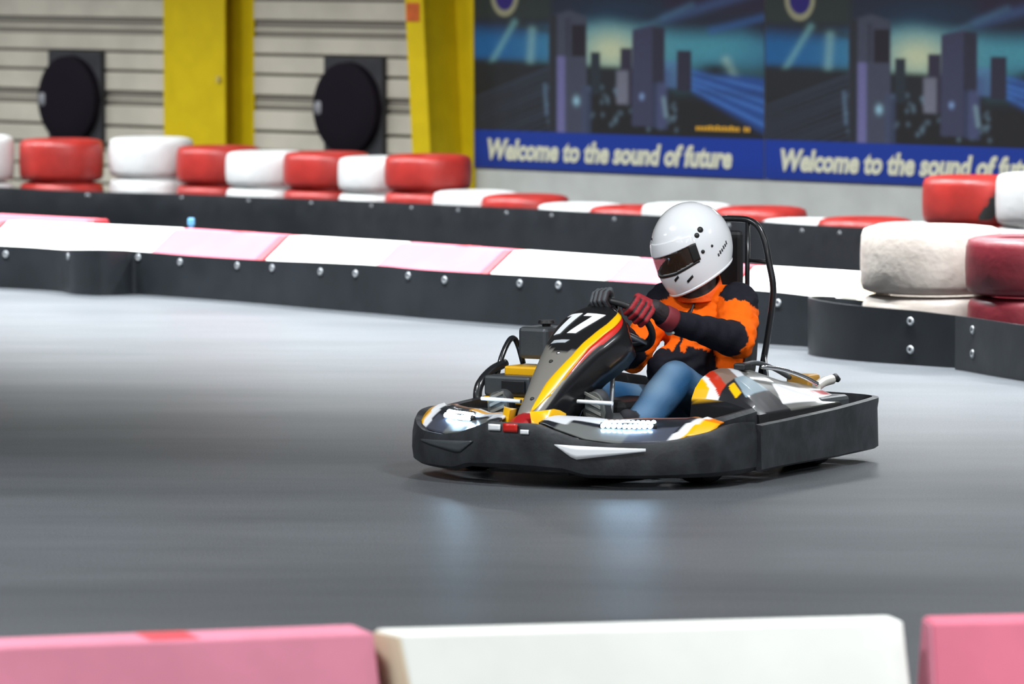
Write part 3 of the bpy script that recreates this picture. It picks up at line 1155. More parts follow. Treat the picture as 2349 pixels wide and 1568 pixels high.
# red and yellow nose foot
g = Geo()
rings = []
for u, z, wv, hh in ((-.30, .255, .05, .02), (-.25, .262, .075, .045), (-.17, .272, .09, .055), (-.08, .285, .10, .05), (.02, .30, .09, .03)):
    rings.append([K(u, wv * .78 * math.cos(q) - .03, z + hh * math.sin(q) - .02) for q in np.linspace(0, 2 * PI, 14, endpoint=False)])
g.loft(rings)
foot = obj('nose_foot', g, mat('dark_red_plastic', (.30, .008, .01), .35, coat=.3), kart, smooth=True, angle=50)
for s in (1, -1):
    g = Geo()
    rings = []
    for f in np.linspace(0, 1, 5):
        u = -.25 + .10 * f
        rings.append([K(u, s * (.06 + .03 * f) - .025, .255 + .01 * f), K(u + .01, s * (.10 + .055 * f) - .025, .25), K(u + .02, s * (.095 + .06 * f) - .025, .300 + .022 * math.sin(f * PI)), K(u, s * (.05 + .03 * f) - .025, .312)])
    g.loft(rings)
    obj('yellow_flank', g, M_YDEC, foot, smooth=True, angle=60)

# ---- headlight fairings
def front_u(v):
    return interp(abs(v), [0, .08, .16, .32, .5, .65, .755, .78], [-.345, -.343, -.338, -.30, -.22, -.10, .05, .12])


def fair_pt(a, b, s, off=0.0):
    """a 0..1 inner to outer, b 0..1 front to back"""
    v = .10 + .63 * a
    u0 = front_u(v) + .045
    dep = interp(a, [0, .2, .5, .8, 1], [.10, .19, .26, .24, .10])
    zf = f_top(v) - .004 if v < .66 else .222
    bul = interp(a, [0, .2, .5, .8, 1], [.02, .05, .085, .085, .045])
    return K(u0 + dep * b, s * v, zf + bul * math.sin(min(1, b * 1.02) * PI / 2) + off)


NA, NB = 48, 20
for s in (1, -1):
    V, F, Cc = [], [], []
    for i in range(NA + 1):
        for j in range(NB + 1):
            a, b = i / NA, j / NB
            V.append(fair_pt(a, b, s))
            c = np.array((.010, .012, .016))
            if b < .45 and .12 < a < .80:
                c = np.array((.12, .125, .12)) if a < .55 else np.array((.05, .055, .075))
            if a < .22 + .30 * b and b > .55 - .3 * (a < .15) and a < .5:
                c = np.array((.55, .56, .58))
            if b > .86 and a > .3:
                c = np.array((.22, .10, .05))
            e = a - .06 * b
            if .80 < e < .87:
                c = np.array((.70, .71, .72))
            elif .87 <= e:
                c = np.array((.75, .36, .0)) if b < .7 else np.array((.62, .16, .0))
            if s < 0 and b > .78 and .12 < a < .55:
                c = np.array((.72, .33, .02)) if b < .92 else np.array((.8, .8, .8))
            Cc.append(c)
    for i in range(NA):
        for j in range(NB):
            q = i * (NB + 1) + j
            F.append((q, q + 1, q + NB + 2, q + NB + 1))
    g = Geo()
    g.add(V, F)
    me = g.mesh('headlight_fairing')
    paint(me, np.array(Cc))
    me.materials.append(M_PAINT)
    fo = obj('headlight_fairing', me, None, kart, smooth=True, solid=0.01)
    # light bar, two rows of leds in a black housing
    gh = Geo()
    p0, p1 = Vector(fair_pt(.37, .42, s, .012)), Vector(fair_pt(.66, .42, s, .012))
    d = (p1 - p0).normalized()
    gh.tube([p0 - d * .015, p1 + d * .015], .014, 8)
    obj('lamp_housing', gh, M_SAT, fo, smooth=True)
    gl = Geo()
    gl.lathe([(0.0, .0085), (.006, .0075), (.011, .0035), (.0125, 0)], 12)
    lme = gl.mesh('led')
    fix_normals(lme)
    lme.materials.append(M_LED)
    for row, (bb, oo) in enumerate(((.45, .022), (.36, .020))):
        for k in range(10):
            a = .375 + .28 * k / 9
            p = Vector(fair_pt(a, bb, s, oo))
            lo = bpy.data.objects.new('led', lme)
            COL.objects.link(lo)
            lo.parent = fo
            lo.location = p
            lo.rotation_euler = Vector((-0.85, 0, 0.55)).to_track_quat('Z', 'Y').to_euler()

# ---- steering
SWC = Vector(K(.51, 0, .630))
ax = Vector((math.sin(math.radians(48)), 0, math.cos(math.radians(48)))).normalized()    # up and back
Mw = ax.to_track_quat('Z', 'X').to_matrix().to_4x4()
SWR = .15
sw = empty('steering_wheel')
sw.parent = kart
ring = [SWC + Mw.to_3x3() @ Vector((SWR * math.cos(q), SWR * math.sin(q), 0)) for q in np.linspace(0, 2 * PI, 40, endpoint=False)]
bpy.data.objects.remove(sw, do_unlink=True)
g = Geo(); g.tube(ring, .015, 10, closed=True)
sw = obj('steering_wheel', g, M_SAT, kart, smooth=True)
for q in (0, 2 * PI / 3 + .3, -2 * PI / 3 - .3):
    g = Geo()
    g.tube([SWC - ax * .03, SWC + Mw.to_3x3() @ Vector((SWR * math.cos(q), SWR * math.sin(q), 0))], [.014, .010], 8)
    obj('spoke', g, M_ALU, sw, smooth=True)
g = Geo(); g.tube([p * 1.0 + ax * .018 + (SWC - p) * .10 for p in ring], .009, 8, closed=True); obj('grip_ring', g, M_DKGREY, sw, smooth=True)
g = Geo(); g.lathe([(0, .01), (.035, .008), (.04, -.03), (.02, -.05), (0, -.05)], 20, Mw, SWC); obj('hub', g, M_SAT, sw, smooth=True, angle=40)
g = Geo(); g.tube([SWC - ax * .04, K(.10, 0, .13)], .011, 10); obj('steering_column', g, M_CHR, kart, smooth=True)
for dv in (-.025, .025):
    g = Geo(); g.tube([K(.42, dv, .56), K(.30, dv * 3, .10)], .010, 8); obj('column_strut', g, M_ALU, kart, smooth=True)
g = Geo(); g.box(K(.40, .02, .50), (.10, .16, .08), Matrix.Rotation(.6, 3, 'Y')); obj('column_box', g, M_SAT, kart, bevel=.015)

g = Geo(); g.box(K(.60, -.035, .19), (.30, .17, .24)); obj('dark_filler_box', g, M_SAT, kart, bevel=.03)  # black box added to hide the right thigh and keep this gap dark
# pedals
for s in (1, -1):
    g = Geo()
    g.tube([K(.02, s * .22, .07), K(.0, s * .22, .25)], .009, 8)
    g.tube([K(.0, s * .16, .25), K(.0, s * .27, .25)], .010, 8)
    obj('pedal', g, M_ALU, kart, smooth=True)

# ---- seat
path = smoothpath([(.86, .135), (.98, .10), (1.15, .095), (1.29, .16), (1.37, .30), (1.41, .45), (1.43, .58), (1.435, .66)], 5)
rings = []
for i, p in enumerate(path):
    a, b = path[max(0, i - 1)], path[min(len(path) - 1, i + 1)]
    t = np.array([b[0] - a[0], b[1] - a[1]]); t /= np.linalg.norm(t)
    nr = np.array([-t[1], t[0]])
    f = i / (len(path) - 1)
    side = interp(f, [0, .15, .5, .75, .9, 1], [.06, .12, .17, .19, .12, .03])
    hw = interp(f, [0, .3, .7, .9, 1], [.15, .19, .205, .19, .13])
    rr = []
    for q in np.linspace(-1, 1, 17):
        lift = side * max(0, (abs(q) - .45) / .55) ** 1.6
        v = hw * (math.sin(q * PI / 2 * .95) if abs(q) < 1 else math.copysign(1.0, q))
        rr.append(K(p[0] + nr[0] * lift, v, p[1] + nr[1] * lift))
    rings.append(rr)
g = Geo(); g.loft(rings, ring_closed=False, caps=False)
obj('seat', g, M_SAT, kart, smooth=True, solid=.012)

# ---- hoop behind the seat
HU = 1.47
hp = [(HU - .03, .155, .36), (HU, .175, .55), (HU, .200, .735), (HU, .178, .86), (HU, .155, .955), (HU, .125, 1.015), (HU, .075, 1.045), (HU, 0, 1.05)]
hp = hp + [(u, -v, z) for u, v, z in hp[::-1]][1:]
g = Geo(); g.tube([K(*p) for p in smoothpath(hp, 5)], .0145, 10)
hoop = obj('seat_hoop', g, M_TUBE, kart, smooth=True)
for s in (1, -1):
    g = Geo(); g.tube([K(HU, s * .068, 1.04), K(HU - .01, s * .072, .80), K(HU - .02, s * .08, .50)], .011, 8); obj('inner_bar', g, M_TUBE, hoop, smooth=True)
    g = Geo(); g.tube([K(HU, s * .068, .868), K(HU, s * .178, .862)], .009, 8); obj('cross_bar', g, M_TUBE, hoop, smooth=True)
    g = Geo(); g.tube([K(HU - .02, s * .165, .45), K(1.30, s * .30, .10)], .012, 8); obj('stay', g, M_TUBE, hoop, smooth=True)
g = Geo(); g.box(K(HU - .035, 0, .78), (.035, .125, .44)); obj('headrest_pad', g, M_SAT, hoop, bevel=.02)

# ---- side pods
def pod_z(u):
    return interp(u, [.50, .53, .58, .65, .74, .9, 1.12, 1.31, 1.40], [.33, .375, .412, .437, .447, .432, .372, .345, .30])


def pod(s):
    us = np.linspace(.50, 1.36, 170)
    nq = 80
    V, F, Cc = [], [], []
    for i, u in enumerate(us):
        zt = pod_z(u)
        edge = interp(u, [.36, .6, 1.1, 1.36], [.715, .685, .650, .625])
        for j in range(nq + 1):
            q = j / nq
            # from inner low, up, across and down the outside to the skirt
            if q < .2:
                f = q / .2
                v, z = .345 + .02 * f, .12 + (zt - .12) * f
            elif q < .75:
                f = (q - .2) / .55
                v = .365 + (edge - .365) * f
                z = zt - (zt - .275) * f ** 1.7 + .012 * math.sin(f * PI)
            else:
                f = (q - .75) / .25
                v = edge + .008 * math.sin(f * PI)
                z = .275 - .15 * f
            V.append(K(u, s * v, z))
            c = np.array((.012, .012, .013))
            f = (q - .2) / .55
            if 0 <= f <= 1:
                c = np.array((.115, .115, .105))
                if s > 0:
                    d = u + .25 * f
                    if u < .66 + .16 * f and f > .40:
                        c = np.array((.014, .014, .016))
                        if .68 < d < .73 and .45 < f < .62:
                            c = np.array((.80, .42, .0))
                        if d > .745 and f < .72:
                            c = np.array((.20, .27, .31))
                    elif d < .585 and f < .22:
                        c = np.array((.80, .42, .0))
                    elif d < .61:
                        c = np.array((.72, .72, .71))
                    elif d < .67:
                        c = np.array((.46, .03, .01))
                    elif d < .77:
                        c = np.array((.20, .13, .10))
                    elif d < .83 and f < .42:
                        c = np.array((.55, .57, .60))
                    if f > .60 + .0 * u and d > 1.02 and f < .93:
                        c = np.array((.78, .79, .80))
                        if .68 < f < .80 and 1.18 < u < 1.33:
                            c = np.array((.42, .06, .07))
                else:
                    c = np.array((.055, .062, .068))
                    if .28 < f < .45:
                        c = np.array((.80, .42, .0))
                    if u < .56:
                        c = np.array((.78, .40, .0))
            Cc.append(c)
    n = nq + 1
    for i in range(len(us) - 1):
        for j in range(nq):
            k = i * n + j
            F.append((k, k + 1, k + n + 1, k + n))
    F.append(tuple(range(n)))
    F.append(tuple((len(us) - 1) * n + j for j in reversed(range(n))))
    g = Geo(); g.add(V, F)
    me = g.mesh('side_pod')
    fix_normals(me)
    paint(me, np.array(Cc))
    me.materials.append(M_PAINT)
    return obj('side_pod', me, None, kart, smooth=True, angle=40)


podL = pod(1)
podR = pod(-1)
# side rail between front bumper and pod
for s in (1, -1):
    g = Geo()
    rings = []
    for u in np.linspace(.02, .50, 12):
        v = interp(u, [.02, .2, .5], [.66, .70, .69])
        z = interp(u, [.02, .15, .5], [.20, .275, .30])
        rings.append([K(u, s * (v - .05), .10), K(u, s * (v - .05), z), K(u, s * (v - .02), z + .004), K(u, s * v, z - .01), K(u, s * v, .10)])
    g.loft(rings)
    obj('side_rail', g, M_PLAST, kart, smooth=True, angle=40)
# chrome rail, exhaust and small fittings behind the driver's left
g = Geo(); g.tube([K(*p) for p in smoothpath([(.86, .50, .450), (1.0, .52, .430), (1.14, .55, .390), (1.22, .57, .355)], 5)], .010, 8); obj('chrome_rail', g, M_CHR, podL, smooth=True)
g = Geo(); g.tube([K(*p) for p in smoothpath([(.84, .40, .452), (.98, .40, .455), (1.12, .40, .425), (1.24, .42, .375)], 5)], .011, 8); obj('guard_tube', g, M_DKGREY, podL, smooth=True)
g = Geo(); g.box(K(.80, .44, .452), (.06, .06, .03)); obj('clamp', g, M_SAT, podL, bevel=.008)
g = Geo(); g.box(K(1.34, .43, .355), (.10, .12, .06)); obj('exhaust_box', g, M_TAN, kart, bevel=.012)
g = Geo(); g.tube([K(*p) for p in smoothpath([(1.30, .52, .335), (1.36, .52, .352), (1.42, .53, .36)], 4)], .022, 12)
obj('exhaust_pipe', g, mat('pale_pipe', (.62, .60, .55), .35, metal=.3), kart, smooth=True, angle=50)
g = Geo(); g.tube([K(1.41, .53, .362), K(1.44, .535, .368), K(1.46, .54, .355)], [.016, .018, .012], 10); obj('pipe_end', g, M_SAT, kart, smooth=True)
g = Geo(); g.box(K(1.28, .50, .20), (.26, .26, .20)); obj('engine', g, M_DKGREY, kart, bevel=.02)

# fuel tank, cap and tube guard on the driver's right
g = Geo(); g.box(K(.72, -.535, .525), (.17, .15, .14)); tk = obj('fuel_tank', g, M_DKGREY, kart, bevel=.018)
g = Geo(); g.lathe([(.0, .02), (.034, .018), (.038, .004), (.02, 0), (.016, -.02)], 18, None, K(.73, -.52, .604)); obj('fuel_cap', g, M_SAT, tk, smooth=True, angle=40)
g = Geo(); g.tube([K(*p) for p in smoothpath([(.60, -.70, .36), (.645, -.70, .455), (.70, -.70, .52), (.742, -.70, .535), (.765, -.69, .50), (.775, -.67, .42)], 5)], .0125, 8)
obj('guard_loop', g, M_TUBE, kart, smooth=True)
g = Geo(); g.tube([K(*p) for p in smoothpath([(.44, -.69, .25), (.455, -.70, .32), (.49, -.70, .365), (.57, -.70, .405), (.66, -.69, .43)], 5)], [.02] * 21, 10)
obj('guard_tube', g, M_TUBE, kart, smooth=True)
g = Geo(); g.box(K(.64, -.54, .405), (.17, .18, .045)); obj('yellow_cover', g, M_YDEC, kart, bevel=.01)
g = Geo(); g.box(K(.58, -.56, .345), (.22, .24, .09)); gp = obj('grille_box', g, M_DKGREY, kart, bevel=.012)
g = Geo(); g.box(K(.463, -.52, .345), (.012, .12, .055)); obj('grille_opening', g, M_BLK, gp, bevel=.004)
g = Geo(); g.box(K(.56, -.55, .285), (.24, .24, .03)); obj('yellow_lower_band', g, M_YDEC, kart, bevel=.008)

# ------------------------------------------------------------------ driver
person = empty('person', KROOT, KRZ)
tag(person, 'person in orange and black jacket, jeans and white helmet driving the go-kart', 'person')


def capsule(g, p0, r0, p1, r1, n=16, m=5):
    p0, p1 = Vector(p0), Vector(p1)
    d = (p1 - p0)
    L = max(d.length, 1e-5)
    M = d.to_track_quat('Z', 'Y').to_matrix() if d.length > 1e-5 else Matrix.Identity(3)
    prof = [(1e-7, -r0)]
    for i in range(1, m + 1):
        q = -PI / 2 + PI / 2 * i / m
        prof.append((r0 * math.cos(q), r0 * math.sin(q)))
    for i in range(0, m):
        q = PI / 2 * i / m
        prof.append((r1 * math.cos(q), L + r1 * math.sin(q)))
    prof.append((1e-7, L + r1))
    vs, fs = [], []
    for (r, z) in prof[1:-1]:
        for j in range(n):
            q = 2 * PI * j / n
            vs.append(M @ Vector((r * math.cos(q), r * math.sin(q), z)) + p0)
    k = len(prof) - 2
    for i in range(k - 1):
        for j in range(n):
            fs.append((i * n + j, i * n + (j + 1) % n, (i + 1) * n + (j + 1) % n, (i + 1) * n + j))
    vs.append(M @ Vector((0, 0, -r0)) + p0)
    vs.append(M @ Vector((0, 0, L + r1)) + p0)
    b, t = len(vs) - 2, len(vs) - 1
    for j in range(n):
        fs.append((b, (j + 1) % n, j))
        fs.append((t, (k - 1) * n + j, (k - 1) * n + (j + 1) % n))
    g.add(vs, fs)


def blob(segs, voxel, smooth_n):
    g = Geo()
    for (nm, p0, r0, p1, r1) in segs:
        capsule(g, p0, r0, p1, r1)
    me = g.mesh('tmp')
    o = bpy.data.objects.new('tmp', me)
    COL.objects.link(o)
    r = o.modifiers.new('r', 'REMESH')
    r.mode = 'VOXEL'
    r.voxel_size = voxel
    s = o.modifiers.new('s', 'SMOOTH')
    s.factor = 0.5
    s.iterations = smooth_n
    bpy.context.view_layer.update()
    dg = bpy.context.evaluated_depsgraph_get()
    out = bpy.data.meshes.new_from_object(o.evaluated_get(dg))
    bpy.data.objects.remove(o, do_unlink=True)
    return out


def classify(me, segs):
    n = len(me.vertices)
    co = np.zeros(n * 3)
    me.vertices.foreach_get('co', co)
    co = co.reshape(-1, 3)
    best = np.full(n, 1e9)
    idx = np.zeros(n, int)
    tt = np.zeros(n)
    for i, (nm, p0, r0, p1, r1) in enumerate(segs):
        a, b = np.array(p0), np.array(p1)
        d = b - a
        L2 = max(d @ d, 1e-9)
        t = np.clip((co - a) @ d / L2, 0, 1)
        dist = np.linalg.norm(co - a - t[:, None] * d, axis=1) - (r0 + (r1 - r0) * t)
        k = dist < best
        best[k] = dist[k]
        idx[k] = i
        tt[k] = t[k]
    return co, idx, tt


segs = []


def sg(nm, p0, r0, p1, r1):
    segs.append((nm, K(*p0), r0, K(*p1), r1))


sg('pelvis', (1.20, -.07, .225), .12, (1.20, .07, .225), .12)
for s_ in (-1, 1):
    sg('torso', (1.20, s_ * .06, .23), .125, (1.25, s_ * .065, .45), .130)
    sg('torso', (1.25, s_ * .065, .45), .130, (1.215, s_ * .09, .63), .120)
sg('torso', (1.05, 0, .34), .10, (1.13, 0, .58), .10)
sg('torso', (.94, -.05, .41), .075, (1.10, -.02, .46), .11)
sg('yoke', (1.205, -.13, .692), .084, (1.205, .13, .692), .084)
sg('neck', (1.21, 0, .70), .075, (1.17, 0, .80), .060)
sg('head', (1.155, -.02, .86), .078, (1.135, -.02, .95), .098)
sg('head', (1.085, -.035, .865), .055, (1.075, -.035, .90), .06)
sg('nose', (1.025, -.055, .90), .012, (1.008, -.058, .875), .016)
sg('upper_l', (1.195, .185, .698), .090, (1.00, .295, .548), .080)
sg('fore_l', (1.00, .295, .548), .080, (.64, .205, .645), .053)
sg('hand_l', (.64, .205, .645), .042, (.555, .185, .665), .032)
sg('upper_r', (1.195, -.185, .695), .085, (1.01, -.25, .460), .078)
sg('fore_r', (1.01, -.25, .460), .078, (.56, -.115, .675), .046)
sg('hand_r', (.56, -.115, .675), .042, (.50, -.095, .705), .032)
for s_, kn, an in ((1, (.655, .185, .398), (.365, .185, .225)), (-1, (.70, -.26, .30), (.29, -.36, .21))):
    sg('thigh', (1.17, s_ * .095, .205), .10, kn, .080)
    sg('shin', kn, .080, (kn[0] * .55 + an[0] * .45, kn[1] * .55 + an[1] * .45, kn[2] * .55 + an[2] * .45 - .005), .082)
    sg('shin', (kn[0] * .55 + an[0] * .45, kn[1] * .55 + an[1] * .45, kn[2] * .55 + an[2] * .45 - .005), .082, an, .066)
    sg('foot', an, .042, (an[0] - .08, an[1] - .01, an[2] + .03), .04)

bm_body = blob(segs, 0.0085, 5)
co, idx, tt = classify(bm_body, segs)
nm_of = np.array([q[0] for q in segs])
names_v = nm_of[idx]
nor = np.zeros(len(co) * 3)
bm_body.vertices.foreach_get('normal', nor)
nor = nor.reshape(-1, 3)
ORG, BLK_J, SKIN, DENIM, DENIM2 = (np.array(c) for c in ((.95, .135, .004), (.012, .012, .018), (.42, .20, .13), (.022, .085, .19), (.20, .30, .40)))
cols = np.zeros((len(co), 3))
disp = np.zeros(len(co))
for i in range(len(co)):
    x, y, z = co[i]
    u, v = x, -y
    nz = mnoise.noise(Vector((x * 26, y * 26, z * 26))) * 0.022
    nb = mnoise.noise(Vector((x * 9, y * 9, z * 14)))
    nm = names_v[i]
    t = tt[i]
    c = ORG
    if nm == 'foot':
        c = np.array((.03, .03, .035))
    elif nm in ('thigh', 'shin', 'pelvis'):
        if nm == 'pelvis' and z > .29:
            c = BLK_J
        else:
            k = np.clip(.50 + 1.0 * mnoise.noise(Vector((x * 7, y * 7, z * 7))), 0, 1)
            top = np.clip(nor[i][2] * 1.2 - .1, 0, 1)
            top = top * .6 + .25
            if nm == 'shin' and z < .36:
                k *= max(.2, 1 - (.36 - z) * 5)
            c = DENIM + (DENIM2 - DENIM) * k * (.25 + .75 * top)  # faded denim, with a pale highlight painted into the upward faces
            disp[i] = .006 * nb
    elif nm in ('head', 'nose'):
        c = SKIN
    elif nm.startswith('fore'):
        edge = .07 + nz * 3
        c = BLK_J if t > edge else ORG
        disp[i] = .008 * mnoise.noise(Vector((x * 24, y * 14, z * 14)))
    elif nm.startswith('hand'):
        c = BLK_J
    elif nm.startswith('upper'):
        # black cap over the shoulder
        capd = math.sqrt(((u - 1.18) * .9) ** 2 + (abs(v) - .215) ** 2 + (z - .745) ** 2)
        c = BLK_J if capd + nz < .095 else ORG
        disp[i] = .012 * mnoise.noise(Vector((x * 12, y * 12, z * 22))) + .006 * mnoise.noise(Vector((x * 30, y * 30, z * 44)))
    elif nm == 'yoke':
        capd = math.sqrt(((u - 1.18) * .9) ** 2 + (abs(v) - .215) ** 2 + (z - .745) ** 2)
        c = BLK_J if capd + nz < .095 else ORG
        disp[i] = .006 * nb
    elif nm == 'torso':
        low = .50 + nz * 1.5
        side = u + .25 * (z - .42)
        if z < low and side < 1.13 + nz:
            c = BLK_J
        elif z < .285:
            c = BLK_J
        disp[i] = .013 * mnoise.noise(Vector((x * 11, y * 11, z * 20))) + .006 * mnoise.noise(Vector((x * 28, y * 28, z * 40)))
        if abs(v) < .006 and nor[i][0] < -.3 and c is ORG:
            c = BLK_J
    elif nm == 'neck':
        c = np.array((.05, .052, .055)) if z > .755 else ORG
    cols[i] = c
co2 = co + nor * disp[:, None]
bm_body.vertices.foreach_set('co', co2.ravel())
bm_body.update()
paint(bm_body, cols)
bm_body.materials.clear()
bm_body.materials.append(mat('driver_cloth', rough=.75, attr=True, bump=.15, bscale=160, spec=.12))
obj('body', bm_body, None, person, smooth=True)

# eyes behind the visor
for sy in (-1, 1):
    g = Geo()
    capsule(g, K(1.035, -.05 + sy * .032, .922), .012, K(1.034, -.05 + sy * .032, .922), .012, 12, 4)
    obj('eye', g, mat('eye_white', (.55, .5, .48), .3), person, smooth=True)

# collar
rings = []
for f in np.linspace(0, 1, 6):
    rr = []
    for q in np.linspace(0, 2 * PI, 28, endpoint=False):
        rad = .098 - .012 * f
        fr = math.cos(q)                   # +1 at the back
        rr.append(K(1.185 - .02 * f + rad * fr * 1.05, rad * 1.05 * math.sin(q), (.710) + (.062 + .045 * fr) * f + .012 * fr))
    rings.append(rr)
g = Geo(); g.loft(rings, caps=False)
obj('collar', g, mat('orange_fabric', (.92, .115, .004), .75, bump=.2, bscale=60), person, smooth=True, solid=.008)
g = Geo()
rings = []
for f in np.linspace(0, 1, 5):
    rings.append([K(1.175 - .02 * f + .074 * math.cos(q), .074 * math.sin(q), .72 + .085 * f + .02 * math.cos(q)) for q in np.linspace(0, 2 * PI, 24, endpoint=False)])
g.loft(rings, caps=False)
obj('neck_scarf', g, mat('grey_scarf', (.10, .11, .115), .85, var=.5, vscale=25), person, smooth=True, solid=.006)
# jacket details: shoulder badge, zip, reflective cuff tabs, drawstrings
g = Geo(); g.box(K(1.165, .262, .708), (.035, .006, .018), Matrix.Rotation(-.4, 3, 'Z')); obj('shoulder_badge', g, mat('badge_pink', (.55, .35, .35), .6), person, bevel=.003)
g = Geo(); g.tube([K(*p) for p in smoothpath([(1.115, .015, .715), (1.055, .02, .64), (1.035, .02, .55), (1.035, .02, .47)], 5)], .006, 6); obj('zip', g, M_SAT, person, smooth=True)
for a in ([(1.06, .195, .375), (1.09, .215, .33), (1.11, .20, .28), (1.12, .19, .25)], [(1.13, .205, .33), (1.15, .212, .30), (1.155, .205, .26)]):
    g = Geo(); g.tube([K(*p) for p in smoothpath(a, 5)], .007, 6); obj('orange_piping', g, mat('orange_fabric'), person, smooth=True)

# ---- gloves, fingers closed round the rim
M_GLOVE = mat('glove_cloth', rough=.7, attr=True, bump=.15, bscale=120)
for s_, wr in ((1, (.585, .19, .665)), (-1, (.53, -.075, .685))):
    gq = math.radians(8) if s_ > 0 else math.radians(0)
    e3 = (Mw.to_3x3() @ Vector((1, 0, 0)))
    cand = [Mw.to_3x3() @ Vector((math.cos(q), math.sin(q), 0)) for q in np.linspace(0, 2 * PI, 72, endpoint=False)]
    tgt = Vector((0, -s_, 0)) + (Vector((-.50, 0, .45)) if s_ > 0 else Vector((-3.4, 0, 3.06)))
    hk = 1.2 if s_ > 0 else 1.0
    o_ = max(cand, key=lambda d: d.dot(tgt))
    G0 = SWC + o_ * SWR
    e_ = ax.cross(o_).normalized()
    if e_.z < 0:
        e_ = -e_
    W0 = Vector(K(*wr))
    hs = []

    def hg(nm, a, ra, b, rb_):
        hs.append((nm, tuple(G0 + (Vector(a) - G0) * (hk if nm != 'wrist' else 1)), ra * hk, tuple(G0 + (Vector(b) - G0) * hk), rb_ * hk))
    palm_c = G0 + o_ * .022 + ax * .036
    hg('wrist', W0, .036, palm_c + (W0 - palm_c) * .35, .034)
    for k in range(4):
        off = e_ * ((k - 1.5) * .023)
        ln = (.9, 1.0, .97, .82)[k]
        base = palm_c + off * .9 + ax * .002
        hg('palm', palm_c + (W0 - palm_c) * .45 + off * .7, .022, base, .0165)
        p1 = G0 + o_ * .038 * ln + ax * .012 + off
        p2 = G0 + o_ * .026 * ln - ax * .026 * ln + off
        p3 = G0 - o_ * .010 - ax * .031 * ln + off
        p4 = G0 - o_ * .028 * ln - ax * .014 + off
        hg('finger%d' % k, base, .0135, p1, .0125)
        hg('finger%d' % k, p1, .0125, p2, .0115)
        hg('finger%d' % k, p2, .0115, p3, .0108)
        hg('finger%d' % k, p3, .0108, p4, .0100)
    tb = palm_c + (W0 - palm_c) * .35 - o_ * .018 + e_ * .018
    t1 = G0 - o_ * .026 + ax * .022 + e_ * .026
    t2 = G0 - o_ * .024 - ax * .004 + e_ * .040
    hg('thumb', tb, .0165, t1, .0135)
    hg('thumb', t1, .0135, t2, .0115)
    gm = blob(hs, .0034, 2)
    c_, id_, t_ = classify(gm, hs)
    gc = np.zeros((len(c_), 3))
    for i in range(len(c_)):
        nm = hs[id_[i]][0]
        red = np.array((.30, .008, .016)) if s_ > 0 else np.array((.07, .08, .088))
        dark = np.array((.018, .010, .012))
        if nm.startswith('finger'):
            p = Vector(c_[i]) - G0
            fr = (p.dot(e_) / (.023 * hk) + 2.0) % 1.0
            gc[i] = dark if min(fr, 1 - fr) < .17 else red
        elif nm == 'palm':
            gc[i] = red * .9
        elif nm == 'thumb':
            gc[i] = dark * 1.5 if t_[i] < .5 else red * .7
        else:
            gc[i] = dark
    paint(gm, gc)
    gm.materials.clear()
    gm.materials.append(M_GLOVE)
    gl_o = obj('glove', gm, None, person, smooth=True)
    dW = (W0 - palm_c).normalized()
    Mq = dW.to_track_quat('Z', 'Y').to_matrix().to_4x4()
    g = Geo(); g.lathe([(.046, -.03), (.050, -.02), (.053, .02), (.051, .03)], 24, Mq, W0)
    g.f = [f for f in g.f if len(f) == 4]
    obj('cuff', g, mat('cuff_red', (.16, .008, .015), .7) if s_ > 0 else M_SAT, gl_o, smooth=True, solid=.004)
    g = Geo()
    pts = [W0 + dW * .04 + Mq.to_3x3() @ Vector((.056 * math.cos(q), .056 * math.sin(q), 0)) for q in np.linspace(-.9 * s_ - 1.2, .4 * s_ - 1.2, 10)]
    g.tube(pts, .007, 6)
    obj('reflective_tab', g, mat('reflective_grey', (.38, .44, .43), .4), gl_o, smooth=True)

# ---- shoes, soles towards the front
for (cx, cv, z0, z1, tilt) in ((.165, .11, .21, .385, 1), (.165, -.375, .20, .365, -1)):
    hs = [('s', K(.30, cv + (.055 if tilt > 0 else .015), .225), .05, K(.20, cv, .235), .045),
          ('s', K(.20, cv, .235), .046, K(.165, cv - .002, z1 - .045), .044),
          ('s', K(.185, cv, .215), .042, K(.185, cv, .23), .042)]
    sm_ = blob(hs, .005, 3)
    sm_.materials.clear()
    sm_.materials.append(mat('shoe_dark', (.03, .032, .036), .7))
    sh = obj('shoe', sm_, None, person, smooth=True)
    g = Geo()
    ring = []
    nq = 20
    V = []
    for q in np.linspace(0, 2 * PI, nq, endpoint=False):
        hh = (z1 - z0) / 2
        wv = .052 if math.sin(q) > -.2 else .044
        V.append((wv * math.cos(q), hh * math.copysign(abs(math.sin(q)) ** .8, math.sin(q))))
    zc = (z0 + z1) / 2 - .01
    def sp(a, b, d):
        return K(cx - .048 - .14 * b + d, cv + a, zc + b)
    g.loft([[sp(a, b, 0) for a, b in V], [sp(a, b, .016) for a, b in V]])
    sole = obj('sole', g, mat('sole_grey', (.11, .115, .105), .7), sh, smooth=True, angle=50)
    for k in range(5):
        b = -.06 + .030 * k
        g = Geo()
        g.prism([sp(-.036, b + .010 * tilt * 1.5, -.006), sp(.036, b - .010 * tilt * 1.5, -.006), sp(.036, b + .013 - .010 * tilt * 1.5, -.006), sp(-.036, b + .013 + .010 * tilt * 1.5, -.006)], (.008, 0, 0))
        obj('sole_bar', g, mat('sole_pale', (.30, .30, .27), .7), sole)

# ---- helmet (own axes: x forward, y left, z up)
HC = Vector(K(1.135, -.02, .946))
yaw = math.radians(180 - 33)
HM = Matrix.Translation(HC) @ Matrix.Rotation(yaw, 4, 'Z') @ Matrix.Rotation(math.radians(21), 4, 'Y') @ Matrix.Rotation(math.radians(0), 4, 'X')
HA, HB, HCz = .180, .142, .188


